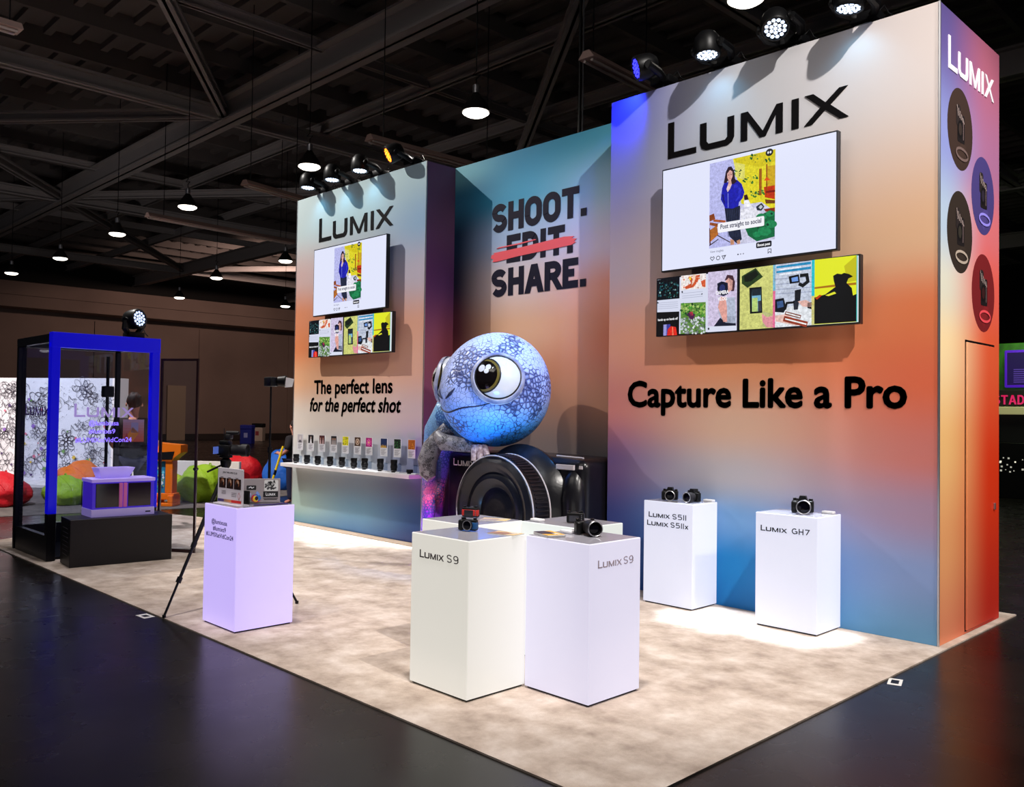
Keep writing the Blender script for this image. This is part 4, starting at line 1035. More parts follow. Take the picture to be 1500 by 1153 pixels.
# mouth, nostrils
b = MB(); pts = []
for k in range(31):
    u = (k - 15) / 15.0; az = u * 1.02
    zz = -.37 + .17 * abs(u) ** 1.8 - .03 * cos(u * 9) * (1 - abs(u))
    pts.append(head_pt(Vector((sin(az), -cos(az), zz)), .002))
b.tube(pts, [.003 + .008 * (1 - abs((k - 15) / 15.0)) for k in range(31)], 6)
b.build('mouth', mat('print_line', (22, 30, 66), .5), CH, True, HL, HLR)
b = MB()
for s in (-1, 1):
    b.tube([head_pt(Vector((s * .22, -1, -.0)), .0), head_pt(Vector((s * .15, -1, -.09)), .012), head_pt(Vector((s * .05, -1, -.16)), .008)], [.004, .02, .006], 7)
b.build('nostril', mat('print_line', (22, 30, 66), .5), CH, True, HL, HLR)
M_sclera = mat('eye_white', (226, 226, 228), .2, coat=.6)
M_iris = mat('eye_amber', (112, 96, 44), .2, coat=.6); M_pupil = mat('eye_pupil', (14, 8, 8), .12, coat=.8)
M_lid = mat('eyelid_print', (186, 186, 204), .4, noise=(7, (120, 128, 170), .4, .66)); M_lash = mat('eye_line', (16, 14, 20), .4)
for i, e in enumerate(eyes):
    s = 1 if i == 0 else -1
    R_ = .315; c = head_pt(e) - e * .19
    gaze = (e * .86 + Vector((-.26 * s, -.56, .03))).normalized()
    a0 = gaze.orthogonal().normalized(); b0 = gaze.cross(a0)
    def cap(t0, t1, rr, mats, nm, par, n=6, cen=c, ax=gaze):
        aa = ax.orthogonal().normalized(); bb = ax.cross(aa); b = MB(); vs = []; fs = []; sg = 40
        for j in range(n + 1):
            th = t0 + (t1 - t0) * j / n
            for k in range(sg):
                ph = 2 * pi * k / sg; vs.append(cen + (ax * cos(th) + (aa * cos(ph) + bb * sin(ph)) * sin(th)) * rr)
        for j in range(n):
            for k in range(sg): fs.append((j * sg + k, j * sg + (k + 1) % sg, (j + 1) * sg + (k + 1) % sg, (j + 1) * sg + k))
        b.add(vs, fs); return b.build(nm, mats, par, True, HL if par is CH else None, HLR if par is CH else None)
    ey = cap(.0, 2.6, R_, M_sclera, 'eye', CH, 22)
    cap(.60, .66, R_ * 1.004, M_lash, 'iris_rim', ey, 2); cap(.40, .61, R_ * 1.004, M_iris, 'iris', ey, 4); cap(.0, .52, R_ * 1.007, M_pupil, 'pupil', ey, 6)
    for (dx, dz, rr) in ((-.20, .30, .10), (.10, .24, .13), (-.14, .13, .09)):
        up_ = Vector((0, 0, 1)); sd = up_.cross(gaze).normalized()
        dd = (gaze + sd * dx * s * -1 * .9 + up_ * dz).normalized() if s > 0 else (gaze + sd * dx * .9 + up_ * dz).normalized()
        cap(0, rr, R_ * 1.012, M_sclera, 'highlight', ey, 3, c, dd)
    # lids: a ring of skin round the ball with a dark line
    b = MB(); la = e; aa = la.orthogonal().normalized(); bb = la.cross(aa); vs = []; fs = []; sg = 48
    prof = [(.52, .315), (1.13, .33), (1.0, .342), (.93, .335), (.90, .319)]
    vs = []
    for th, rr in prof[1:]:
        for k in range(sg):
            ph = 2 * pi * k / sg; dirn = (la * cos(th) + (aa * cos(ph) + bb * sin(ph)) * sin(th))
            lift = .10 * max(0, dirn.z - .25) ; th2 = th - lift * 2.2
            dirn = (la * cos(th2) + (aa * cos(ph) + bb * sin(ph)) * sin(th2)); vs.append(c + dirn * rr)
    n_ = len(prof) - 1
    for j in range(n_ - 1):
        for k in range(sg): fs.append((j * sg + k, j * sg + (k + 1) % sg, (j + 1) * sg + (k + 1) % sg, (j + 1) * sg + k))
    b.add(vs, fs); b.build('eyelid', M_lid, CH, True, HL, HLR)
    b = MB(); ln = vs[-sg:]; b.tube(list(ln) + [ln[0]], .009, 6, caps=False); b.build('eye_line', M_lash, CH, True, HL, HLR)
# torso: neck, shoulder, trunk hanging down the left of the camera, tail
b = MB()
b.tube([(-.2, .16, 1.62), (-.5, .14, 1.7), (-.84, .08, 1.74), (-1.06, .08, 1.54), (-1.13, .06, 1.2), (-1.13, .02, .85), (-1.13, .0, .4), (-1.13, 0, 0)], [.2, .3, .31, .23, .18, .15, .135, .15], 22)
b.build('torso', M_torso, CH, True)
b = MB(); b.tube([(-1.02, -.1, 1.2), (-1.0, -.14, .9), (-1.0, -.16, .5), (-1.0, -.16, .0)], [.07, .085, .075, .085], 14); b.build('tail', M_torso, CH, True)
# arms: one hanging, one lying on the camera with a hand of three fingers
b = MB(); b.tube([(-.84, -.12, 1.52), (-.9, -.2, 1.38), (-.92, -.26, 1.22), (-.9, -.26, 1.06), (-.86, -.24, 1.0)], [.1, .12, .12, .1, .06], 16); b.build('arm', M_arm, CH, True)
b = MB(); b.tube([(-.62, -.18, 1.62), (-.7, -.24, 1.52), (-.58, -.28, 1.45), (-.32, -.24, 1.43), (-.02, -.2, 1.41)], [.09, .105, .1, .085, .065], 16); ar = b.build('arm', M_arm, CH, True)
b = MB()
for k, (dx, dy, dz) in enumerate(((.1, -.1, -.1), (.03, -.13, -.12), (.15, -.04, -.06))):
    b.tube([(-.04, -.2, 1.4), (-.03 + dx * .6, -.2 + dy * .8, 1.41), (-.03 + dx, -.2 + dy, 1.38 + dz)], [.055, .05, .035], 10)
b.build('hand', M_finger, ar, True)
light('floor_uplight', 'SPOT', (-3.5, -1.7, .25), (-4.6, -.55, 1.75), 250, (.08, .42, 1), .4, 44, .9)
light('floor_uplight', 'SPOT', (-5.62, -.75, .06), (-5.95, -.2, .9), 40, (.9, .05, .9), .05, 70, .6)

# ------------------------------------------------------------------ backlit pedestals
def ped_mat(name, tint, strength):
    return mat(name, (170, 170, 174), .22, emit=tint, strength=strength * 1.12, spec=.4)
M_ptop = mat('pedestal_top', (160, 158, 168), .1, spec=.6)
PW, PD = .565, .515
def pedestal(xr, y0, w, d, h, m, lab, group=None):
    """xr,y0: the corner nearest the viewer (right end of the front, front end of the side)"""
    t = thing('display_pedestal', (xr, y0, 0), lab, 'pedestal', group)
    b = MB(); b.rbox(-w, 0, .012, 0, d, h - .002, .004, 1); b.build('glowing_body', m, t)
    b = MB(); b.box(-w + .012, .012, h - .002, -.012, d - .012, h); b.build('top_plate', M_ptop, t)
    b = MB(); b.box(-w + .015, .015, 0, -.015, d - .015, .014); b.build('foot_plinth', M_black, t)
    return t
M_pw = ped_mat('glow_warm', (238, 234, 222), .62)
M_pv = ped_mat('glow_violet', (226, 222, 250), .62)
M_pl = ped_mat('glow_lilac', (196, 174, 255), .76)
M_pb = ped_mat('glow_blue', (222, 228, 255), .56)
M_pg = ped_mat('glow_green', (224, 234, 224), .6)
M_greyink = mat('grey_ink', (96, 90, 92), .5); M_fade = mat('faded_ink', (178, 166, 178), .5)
g4 = 'four pedestals set corner to corner'
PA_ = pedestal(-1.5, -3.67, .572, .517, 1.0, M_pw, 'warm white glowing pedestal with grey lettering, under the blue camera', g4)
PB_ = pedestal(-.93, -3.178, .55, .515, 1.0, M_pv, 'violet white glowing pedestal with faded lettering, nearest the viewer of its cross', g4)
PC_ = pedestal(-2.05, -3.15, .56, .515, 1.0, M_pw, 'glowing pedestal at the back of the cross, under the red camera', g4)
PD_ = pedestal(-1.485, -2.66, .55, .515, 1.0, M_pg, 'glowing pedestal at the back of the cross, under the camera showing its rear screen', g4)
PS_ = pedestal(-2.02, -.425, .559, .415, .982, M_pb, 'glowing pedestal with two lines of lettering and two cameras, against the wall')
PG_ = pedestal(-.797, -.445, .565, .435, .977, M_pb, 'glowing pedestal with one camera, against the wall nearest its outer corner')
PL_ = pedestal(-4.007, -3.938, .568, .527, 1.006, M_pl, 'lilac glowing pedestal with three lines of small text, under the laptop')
def plines(parent, m, word, x0, base, wl, hl, rest=None, rx=None, rt=.006, loc=None, rot=None):
    b = MB()
    for p in logo_polys(x0, base, wl, hl): b.prism(p, -.003, 0)
    b.build('lettering', m, parent, False, loc, rot)
    b = MB()
    if rest:
        for q in stroke_text(rest, rx[0], rx[1], base, hl, rt, gap=.22): b.prism(q, -.003, 0)
    b.build('lettering', m, parent, False, loc, rot)
plines(PA_, M_greyink, 'L', -.48, .843, .245, .051, 'S9', (-.205, -.093))
plines(PB_, M_fade, 'L', .079, .842, .235, .05, 'S9', (.335, .433), .006, (0, 0, 0), RE)
plines(PS_, M_ink, 'L', -.5, .825, .245, .05, 'S5II', (-.226, -.072), .007)
plines(PS_, M_ink, 'L', -.517, .745, .245, .05, 'S5IIx', (-.246, -.05), .007)
plines(PG_, M_ink, 'L', -.515, .82, .245, .048, 'GH7', (-.226, -.066), .007)
M_violetink = mat('violet_ink', (52, 38, 120), .5)
for s, x0, x1, base in (('@lumixusa', -.43, -.155, .848), ('#lumixs9', -.405, -.175, .792), ('#LUMIXatVidCon24', -.53, -.045, .738)):
    b = MB(); V, F = text_polys(s, x0, x1, base, .036, .001); b.add([(x, -.0025, z) for x, z in V], F); b.build('lettering', M_violetink, PL_)

# ------------------------------------------------------------------ cameras on the pedestals
def photo_camera(loc, rz, lab, body_col=None, lens_len=.06, slr=True, lens_r=.036, group='cameras shown on the pedestals', scale=1.0):
    """front looks along local -Y"""
    t = thing('photo_camera', loc, lab, 'camera', group, rz); t.scale = (scale,) * 3
    mb_ = M_black
    b = MB(); b.rbox(-.066, -.02, .006, .066, .024, .082, .008, 3); b.rbox(-.068, -.038, .004, -.03, .0, .08, .012, 3)
    b.build('body', mb_, t, True)
    if body_col:
        b = MB(); b.rbox(-.0675, -.0225, .014, .0675, .0262, .066, .007, 3); b.build('leather', mat('leather_%d_%d_%d' % body_col, body_col, .5, bump=(120, .2)), t, True)
    if slr:
        b = MB(); b.add([(-.028, -.024, .08), (.028, -.024, .08), (.028, .03, .08), (-.028, .03, .08), (-.018, -.02, .112), (.018, -.02, .112), (.02, .034, .11), (-.02, .034, .11)],
                        [(0, 3, 2, 1), (4, 5, 6, 7), (0, 1, 5, 4), (1, 2, 6, 5), (2, 3, 7, 6), (3, 0, 4, 7)]); b.build('viewfinder_hump', mb_, t)
    b = MB()
    for x, y, r, h in ((-.05, .004, .011, .014), (.048, .006, .013, .012), (-.034, .01, .007, .01)): b.lathe([(r, .08), (r, .08 + h), (r * .8, .082 + h)], (x, y, 0), (0, 0, 1), 14)
    b.build('dial', M_blackm, t, True)
    L = lens_len; r = lens_r; c = (.012, -.018, max(.044, r * 1.12))
    b = MB(); b.lathe([(r * .9, 0), (r * .9, L * .15), (r, L * .2), (r, L * .55), (r * 1.06, L * .6), (r * 1.06, L), (r * .92, L), (r * .84, L * .85), (r * .5, L * .8)], c, (0, -1, 0), 26); ln = b.build('lens', M_satin, t, True)
    b = MB(); b.lathe([(r * .84, L * .85), (r * .5, L * .9), (.002, L * .92)], c, (0, -1, 0), 22); b.build('front_glass', M_lens, ln, True)
    b = MB(); b.lathe([(r * 1.062, L * .95), (r * 1.08, L * .98), (r * 1.0, L * 1.015), (r * .95, L * 1.0)], c, (0, -1, 0), 26, caps=False); b.build('silver_ring', M_alu, ln, True)
    b = MB(); b.box(-.03, .026, .014, .045, .029, .062); b.build('rear_screen', mat('rear_screen', (44, 44, 50), .12), t)
    b = MB()
    for z in (.02, .034, .048, .062): b.lathe([(.005, 0), (.005, .003)], (-.05, .024, z), (0, 1, 0), 10)
    b.build('button', M_grey, t, True)
    return t
sc = .96
photo_camera((-1.86, -3.35, 1.0), radians(18), 'small blue and black camera with its lens towards the viewer', (14, 76, 132), .03, False, .034, scale=sc)
photo_camera((-2.42, -2.83, 1.0), radians(208), 'small red and black camera turned with its rear screen to the viewer', (190, 40, 34), .05, False, .036, scale=sc)
photo_camera((-1.68, -2.46, 1.0), radians(215), 'black camera turned with its rear screen and buttons to the viewer', None, .05, False, .034, scale=sc)
photo_camera((-1.25, -2.85, 1.0), radians(62), 'black camera with a long black lens pointing at the viewer', None, .12, False, .044, scale=1.1)
photo_camera((-2.39, -.26, .982), radians(24), 'black camera with a viewfinder hump, farther from the viewer on the two line pedestal', None, .06, True, .04, scale=1.15)
photo_camera((-2.14, -.24, .982), radians(-8), 'black camera with a silver edged lens, nearer the viewer on the two line pedestal', None, .08, True, .04, scale=1.15)
photo_camera((-1.03, -.24, .977), radians(22), 'black camera with a viewfinder hump alone on the wall pedestal with one line', None, .075, True, .042, scale=1.36)

def puck(x, y, z, lab):
    t = thing('security_puck', (x, y, z), lab, 'security block', 'white security blocks')
    b = MB(); b.rbox(-.05, -.03, 0, .05, .03, .022, .006, 2); b.build('block', M_white, t, True)
puck(-2.08, -.06, .982, 'small white block on the two line pedestal beside its cameras')
puck(-.88, -.07, .977, 'small white block beside the single camera against the wall')
puck(-1.36, -2.9, 1.0, 'small white block behind the camera with the long lens')
puck(-1.93, -2.6, 1.0, 'small white block on the pedestal of the camera showing its screen')
def leaflet(x, y, rz, c1, c2, lab, n=1, w=.21, h=.13, z=1.0):
    t = thing('leaflet', (x, y, z), lab, 'leaflet', 'leaflets on the pedestals', rz)
    b = MB()
    for k in range(n): b.box(-w / 2 + .002 * k, -h / 2, .0004 + .004 * k, w / 2 + .002 * k, h / 2, .004 + .004 * k)
    b.build('sheets', M_card0, t)
    a = Art(.0005); a.rect(-w / 2, -h / 2, w / 2, h / 2, c1).up(); a.poly([(-w / 2, -h / 2), (w * .1, -h / 2), (w * .3, h * .1), (-w * .1, h * .3), (-w / 2, h * .1)], c2).up(); a.rect(w * .1, h * .2, w * .42, h * .3, (230, 230, 234)); a.rect(w * .1, h * .05, w * .36, h * .12, (230, 230, 234))
    a.build('cover_print', M_card, t, (0, 0, .0046 + .004 * (n - 1)), (-pi / 2, 0, 0))
M_card0 = mat('paper', (232, 230, 226), .6)
leaflet(-1.6, -3.25, radians(12), (214, 186, 140), (150, 110, 90), 'tan leaflet near the inner corner of the warm white pedestal')
leaflet(-1.36, -3.085, radians(-20), (226, 170, 60), (60, 50, 60), 'orange and black leaflet near the inner corner of the violet white pedestal', 4)
leaflet(-2.2, -2.78, radians(30), (230, 200, 130), (170, 150, 150), 'yellow leaflet on the pedestal of the red camera')

# ------------------------------------------------------------------ sign, laptop, drive on the lilac pedestal
SG = thing('sign_holder', (-4.33, -3.83, 1.006), 'upright clear sign holder with three photos on the lilac pedestal', 'sign', None, radians(3))
b = MB(); b.rbox(-.205, -.006, .004, .2, .006, .3, .003, 1); b.rbox(-.2, -.05, 0, .2, .06, .006, .002, 1); b.build('holder', mat('holder_white', (226, 220, 228), .3), SG)
a = Art(.0005); w, h = .375, .275
a.rect(0, 0, w, h, (236, 228, 236)).up(); a.text('JOIN THE LUMIX CLUB', .07, .3, .24, .014, (40, 30, 50), .0006)
for k in range(3):
    x = .012 + k * .122; a.rect(x, .115, x + .11, .2, (44, 24, 22)).up(); a.disc(x + .055, .165, .03, .034, (150, 90, 60)).up(); a.disc(x + .05, .15, .018, .03, (30, 20, 22)); a.disc(x + .065, .175, .012, .014, (226, 190, 160)); a.rect(x + .02, .205, x + .07, .209, (120, 110, 120))
for k in range(3): a.rect(.06, .09 - .012 * k, .13, .094 - .012 * k, (130, 120, 130)); a.rect(.22, .08 - .014 * k, .3, .084 - .014 * k, (130, 120, 130))
a.line([(.34, .09), (.36, .06), (.34, .03), (.32, .06)], .004, (190, 70, 80), True)
a.grad(0, 0, .1, .022, (50, 46, 120), (90, 60, 120), 4, True).grad(.1, 0, .22, .022, (150, 120, 90), (230, 140, 90), 5, True).rect(.22, 0, w, .022, (206, 36, 34))
a.build('sign_print', M_card, SG, (-.19, -.0068, .016))
LP = thing('laptop', (-4.22, -3.6, 1.006), 'open laptop with its silver lid covered in stickers on the lilac pedestal', 'laptop', None, radians(62)); LP.scale = (.88, .88, .88)
b = MB(); b.rbox(-.17, .0, .0, .17, .24, .014, .004, 2); b.build('keyboard_base', mat('laptop_silver', (176, 166, 170), .35, .4), LP)
b = MB(); b.rbox(-.17, -.012, .012, .17, -.004, .24, .003, 2); ld = b.build('lid', mat('laptop_silver', (176, 166, 170), .35, .4), LP, False, None, (radians(-8), 0, 0))
a = Art(.0005)
a.rrect(-.145, .13, -.055, .175, .008, (24, 22, 26)).up(); a.line([(-.125, .15), (-.105, .16), (-.095, .148), (-.075, .158)], .008, (226, 226, 232)).up()
a.rrect(.02, .12, .15, .225, .01, (206, 206, 206)).up()
R = random.Random(3)
for k in range(60):
    x, z, q = R.uniform(.03, .125), R.uniform(.125, .2), R.uniform(.004, .012); z += (x - .03) * .2
    a.poly([(x - q, z), (x, z - q), (x + q, z), (x, z + q)], R.choice([(40, 40, 44), (90, 90, 94), (20, 20, 22)]))
a.up(); a.rect(.01, .06, .15, .115, (22, 20, 24)).up(); a.polys(logo_polys(.035, .075, .09, .03), (240, 240, 244)); a.rect(.012, .046, .148, .05, (24, 22, 26)); a.rect(.02, .036, .14, .041, (24, 22, 26))
a.disc(-.055, .05, .045, .04, (200, 30, 60), 20).up(); a.disc(-.045, .055, .036, .034, (40, 110, 190), 18).up(); a.disc(-.06, .045, .026, .03, (238, 190, 50), 16).up(); a.disc(-.05, .05, .016, .02, (30, 20, 30), 12).up()
a.poly([(-.045, .12), (-.02, .09), (-.03, .075), (-.06, .1)], (120, 150, 220)).rect(-.16, .06, -.1, .1, (190, 180, 230))
a.build('stickers', M_card, ld, (0, -.0125, 0))
t = thing('hard_drive', (-4.235, -3.74, 1.006), 'small black box standing between the sign holder and the laptop', 'drive', None, radians(20))
b = MB(); b.rbox(-.035, -.012, 0, .035, .012, .115, .005, 2); b.build('case', M_black, t, True)
b = MB(); b.rbox(-.02, -.0135, .09, -.01, -.0115, .1, .001, 1); b.build('indicator', M_grey, t)
b = MB(); pts = [(-4.1, -3.74, 1.0125), (-4.07, -3.66, 1.0125), (-4.04, -3.58, 1.0125), (-4.06, -3.5, 1.0125), (-4.03, -3.46, 1.0125)]
b.tube(pts, .006, 6); tag(b.build('cable', mat('violet_cable', (60, 44, 110), .5), None, True), 'dark cable curled beside the laptop on the lilac pedestal', 'cable')
# ------------------------------------------------------------------ tall glass case
VX0, VX1, VY0, VY1, VH = -9.86, -8.5, -4.0, -2.72, 2.69
GC = thing('glass_case', (VX1, VY0, 0), 'tall glass case with a black and blue frame at the end of the carpet', 'display case')
M_frame = mat('case_frame', (16, 15, 24), .35, .2); M_blue = mat('case_blue', (10, 8, 150), .3, emit=(10, 8, 235), strength=.42)  # blue emission stands in for light falling on posts and header
X = lambda x: x - VX1
Y = lambda y: y - VY0
pw = .1
for nm, x, y, m in (('front_post', VX1, VY0, M_blue), ('front_post', VX1, VY1, M_blue), ('back_post', VX0, VY0, M_frame), ('back_post', VX0, VY1, M_frame)):
    b = MB(); x0 = X(x) - (pw if x == VX1 else 0); y0 = Y(y) - (pw if y == VY1 else 0)
    b.rbox(x0, y0 + (.04 if nm == 'back_post' and y == VY1 else 0), .55 if m is M_blue else 0, x0 + pw * (1 if x == VX1 else .6), y0 + pw, VH - .12, .006, 1); b.build(nm, m, GC)
    if m is M_blue: b = MB(); b.rbox(x0, y0, 0, x0 + pw, y0 + pw, .55, .006, 1); b.build('post_foot', M_frame, GC)
b = MB(); b.rbox(X(VX1) - .1, 0, VH - .18, .012, Y(VY1), VH, .004, 1); b.build('header', M_blue, GC)
b = MB(); b.box(X(VX0), 0, VH - .12, X(VX1) - .1, .06, VH - .02); b.box(X(VX0), Y(VY1) - .06, VH - .12, X(VX1) - .1, Y(VY1), VH - .02); b.box(X(VX0), .06, VH - .12, X(VX0) + .06, Y(VY1) - .06, VH - .02)
b.box(X(VX0) + .06, .06, VH - .06, -.1, Y(VY1) - .06, VH - .02); b.build('roof_frame', M_frame, GC)
b = MB(); b.box(X(VX0) + .1, .01, 0, -.1, .07, .29); b.box(X(VX0) + .01, .1, 0, X(VX0) + .07, Y(VY1) - .1, .29); b.box(X(VX0) + .1, Y(VY1) - .07, 0, -.1, Y(VY1) - .01, .29); b.box(X(VX0) + .07, .07, .0, -.1, Y(VY1) - .07, .03); b.build('base_frame', M_frame, GC)
b = MB(); b.box(X(VX0) + .1, .03, .29, -.1, .038, VH - .12); b.build('side_pane', M_glass, GC)
b = MB(); b.box(X(VX0) + .03, .1, .29, X(VX0) + .038, Y(VY1) - .1, VH - .12); b.build('back_pane', M_glass, GC)
b = MB(); b.box(-.05, .1, .03, -.042, Y(VY1) - .1, VH - .18); fp = b.build('front_pane', M_glass, GC)
M_vinylw = mat('frosted_vinyl', (206, 190, 255), .5, emit=(170, 150, 240), strength=.35)
b = MB()
for p in logo_polys(.28, 1.69, .70, .16): b.prism(p, -.002, 0)
b.build('lettering', M_vinylw, fp, False, (-.041, 0, 0), RE)
for s, x0, x1, base in (('@lumixusa', .45, .8, 1.59), ('#lumixs9', .45, .76, 1.49), ('#LUMIXatVidCon24', .3, .96, 1.385)):
    b = MB(); b2 = text_polys(s, x0, x1, base, .055, .0014); b.add([(x, -.002, z) for x, z in b2[0]], b2[1]); b.build('lettering', M_vinylw, fp, False, (-.041, 0, 0), RE)
b = MB()
for p in logo_polys(X(-9.55), 1.70, .92, .14): b.prism(p, -.002, 0)
b.build('lettering', mat('violet_vinyl', (120, 90, 190), .5), GC, False, (0, .029, 0))
b = MB(); b.lathe([(.07, 0), (.07, .02), (.05, .03)], (-.3, .62, VH - .08), (0, 0, -1), 18); b.build('downlight', mat('downlight_glow', (255, 250, 240), .3, emit=(255, 246, 235), strength=8), GC, True)
light('case_light', 'SPOT', (-8.8, -3.38, VH - .13), (-8.8, -3.38, 0), 60, (1, .96, .95), .06, 130, .6)
b = MB(); b.tube([(X(VX0) + .14, Y(VY1) - .2, .03), (X(VX0) + .14, Y(VY1) - .2, 2.5)], .022, 8); b.rbox(X(VX0) + .1, Y(VY1) - .27, 1.95, X(VX0) + .2, Y(VY1) - .13, 2.1, .01, 1); b.build('cable_mast', M_blackm, GC, True)
# the door of the case standing open
DR = MB()
dx, dy = -8.03, -2.42
GD = thing('glass_door', (VX1, VY1, 0), 'open glass door with a thin dark frame beside the glass case', 'door', None, atan2(dy - VY1, dx - VX1))
L_ = sqrt((dx - VX1) ** 2 + (dy - VY1) ** 2)
b = MB(); b.box(.02, -.012, .0, .05, .012, 2.44); b.box(L_ - .03, -.012, .0, L_, .012, 2.44); b.box(.05, -.012, 2.41, L_ - .03, .012, 2.44); b.box(.05, -.012, .0, L_ - .03, .012, .04); b.build('frame', mat('door_frame', (54, 32, 34), .35, .4), GD)
b = MB(); b.box(.05, -.004, .04, L_ - .03, .004, 2.41); b.build('pane', M_glass, GD)
b = MB(); b.lathe([(.02, -.03), (.02, .03)], (L_ - .015, 0, 1.05), (0, 1, 0), 12); b.build('handle', M_blackm, GD, True)
# plinth with vents, cabinet and tray
PLN = thing('black_plinth', (-7.9, -3.94, 0), 'low black plinth with side vents in front of the glass case', 'plinth', None, radians(-6))
b = MB(); b.rbox(-.47, 0, 0, 0, 1.12, .535, .004, 1); b.build('box', mat('plinth_black', (22, 19, 21), .45), PLN)
b = MB()
for k in range(7): b.box(-.36, -.004, .12 + k * .05, -.1, .001, .128 + k * .05)
b.build('vent_slots', mat('vent_grey', (70, 66, 70), .5), PLN)
CB = thing('drawer_cabinet', (-7.99, -3.68, .535), 'white and violet lit cabinet with two dark glass doors on the black plinth', 'cabinet', None, radians(-3))
M_cabv = mat('cabinet_violet', (70, 44, 190), .3, emit=(70, 40, 220), strength=.35); M_dkglass = mat('dark_door_glass', (30, 14, 40), .1, spec=.7)
b = MB(); b.rbox(-.38, 0, .09, -.01, .70, .40, .004, 1); b.build('body', M_cabv, CB)
b = MB(); b.rbox(-.385, -.006, 0, .0, .706, .09, .004, 1); b.build('base', mat('cabinet_base', (222, 214, 236), .35, emit=(150, 130, 230), strength=.25), CB)
b = MB(); b.rbox(-.39, -.01, .40, .005, .71, .44, .006, 2); b.build('top', mat('cabinet_top', (214, 200, 246), .35, emit=(140, 110, 240), strength=.35), CB)
for k, (y0, y1) in enumerate(((.04, .30), (.40, .66))):
    b = MB(); b.rbox(-.012, y0, .11, .0, y1, .385, .004, 1); dd = b.build('door', M_dkglass, CB)
    hy = .315 if k == 0 else .365
    b = MB(); b.rbox(-.012, hy - .02, .105, .012, hy + .02, .39, .006, 2); b.build('handle', mat('pink_handle', (196, 110, 170), .35, emit=(190, 80, 150), strength=.25), dd)
b = MB(); b.box(-.386, -.0105, .1, -.36, -.008, .39); b.box(-.0, .60, .03, .0015, .66, .045); b.build('badge', M_blackm, CB)
TR = thing('plastic_tray', (-8.2, -3.52, .975), 'translucent white tray lying on the lit cabinet', 'tray')
b = MB(); b.add([(-.1, -.02, 0), (.08, -.02, 0), (.08, .3, 0), (-.1, .3, 0), (-.13, -.06, .12), (.11, -.06, .12), (.11, .36, .12), (-.13, .36, .12), (-.09, -.01, .012), (.07, -.01, .012), (.07, .29, .012), (-.09, .29, .012), (-.12, -.05, .12), (.1, -.05, .12), (.1, .35, .12), (-.12, .35, .12)],
    [(0, 3, 2, 1), (0, 1, 5, 4), (1, 2, 6, 5), (2, 3, 7, 6), (3, 0, 4, 7), (8, 9, 10, 11), (8, 12, 13, 9), (9, 13, 14, 10), (10, 14, 15, 11), (11, 15, 12, 8), (4, 5, 13, 12), (5, 6, 14, 13), (6, 7, 15, 14), (7, 4, 12, 15)])
b.build('basin', mat('tray_white', (214, 204, 246), .3, emit=(150, 130, 240), strength=.3), TR)
b = MB(); b.rbox(-.07, .03, .012, .05, .14, .06, .004, 1); b.rbox(-.06, .17, .012, .04, .25, .05, .004, 1); b.build('paper_stack', mat('tray_paper', (200, 190, 240), .5), TR)
# moving head on the case
moving_head((-8.78, -2.95, VH + .252), (.9, .42, .1), (170, 190, 240), 'moving head standing on top of the glass case', 2.5, base_back=False)

# ------------------------------------------------------------------ video camera on its tripod behind the lilac pedestal
apx = Vector((-5.05, -3.52, 1.2))
TP = thing('tripod', (apx.x, apx.y, 0), 'black tripod with one long leg reaching the carpet edge behind the lilac pedestal', 'tripod')
for fx, fy in ((-4.91, -4.125), (-4.66, -2.98), (-5.72, -3.36)):
    f = Vector((fx - apx.x, fy - apx.y, 0.012)); hub = Vector((f.x * .07, f.y * .07, 1.17)); mid = hub.lerp(f, .5)
    b = MB(); b.tube([hub, mid], .02, 10); b.tube([mid, hub.lerp(f, .75)], .015, 10); b.tube([hub.lerp(f, .75), f], .011, 10)
    for u in (.5, .75): b.lathe([(.024, -.025), (.024, .025)], hub.lerp(f, u), f - hub, 12)
    lg = b.build('leg', M_blackm, TP, True)
    b = MB(); b.lathe([(.016, -.012), (.016, .012)], f, (0, 0, 1), 10); b.build('rubber_foot', M_black, lg, True)
b = MB(); b.lathe([(.05, 1.14), (.065, 1.16), (.065, 1.2), (.03, 1.22), (.03, 1.26), (.045, 1.28), (.05, 1.33), (.03, 1.35), (.06, 1.36), (.06, 1.375)], seg=18); b.tube([(-.02, .0, 1.3), (-.16, -.1, 1.22)], .01, 8); b.build('fluid_head', M_black, TP, True)
VC = thing('video_camera', (apx.x, apx.y, 1.3765), 'video camera on the black tripod with its flip screen out, behind the lilac pedestal', 'camera', None, radians(128))
b = MB(); b.rbox(-.07, -.06, .0, .07, .06, .1, .012, 2); b.rbox(-.05, -.04, .1, .05, .05, .14, .012, 2); b.build('body', M_black, VC, True)
b = MB(); b.lathe([(.045, .05), (.05, .07), (.05, .14), (.058, .15), (.058, .21), (.05, .21), (.046, .19)], (.01, 0, .05), (0, -1, 0), 22); b.build('lens', M_satin, VC, True)
b = MB(); b.box(-.16, .04, .02, -.07, .048, .085); b.build('flip_screen', mat('flip_screen', (90, 110, 180), .15, emit=(90, 120, 220), strength=.4), VC)
b = MB(); b.rbox(-.035, -.05, .15, .04, .0, .2, .01, 2); b.lathe([(.018, -.02), (.018, .1)], (0, -.02, .21), (0, -1, 0), 12); b.tube([(.0, .02, .14), (.02, .03, .25)], .004, 5); b.build('microphone', M_satin, VC, True)

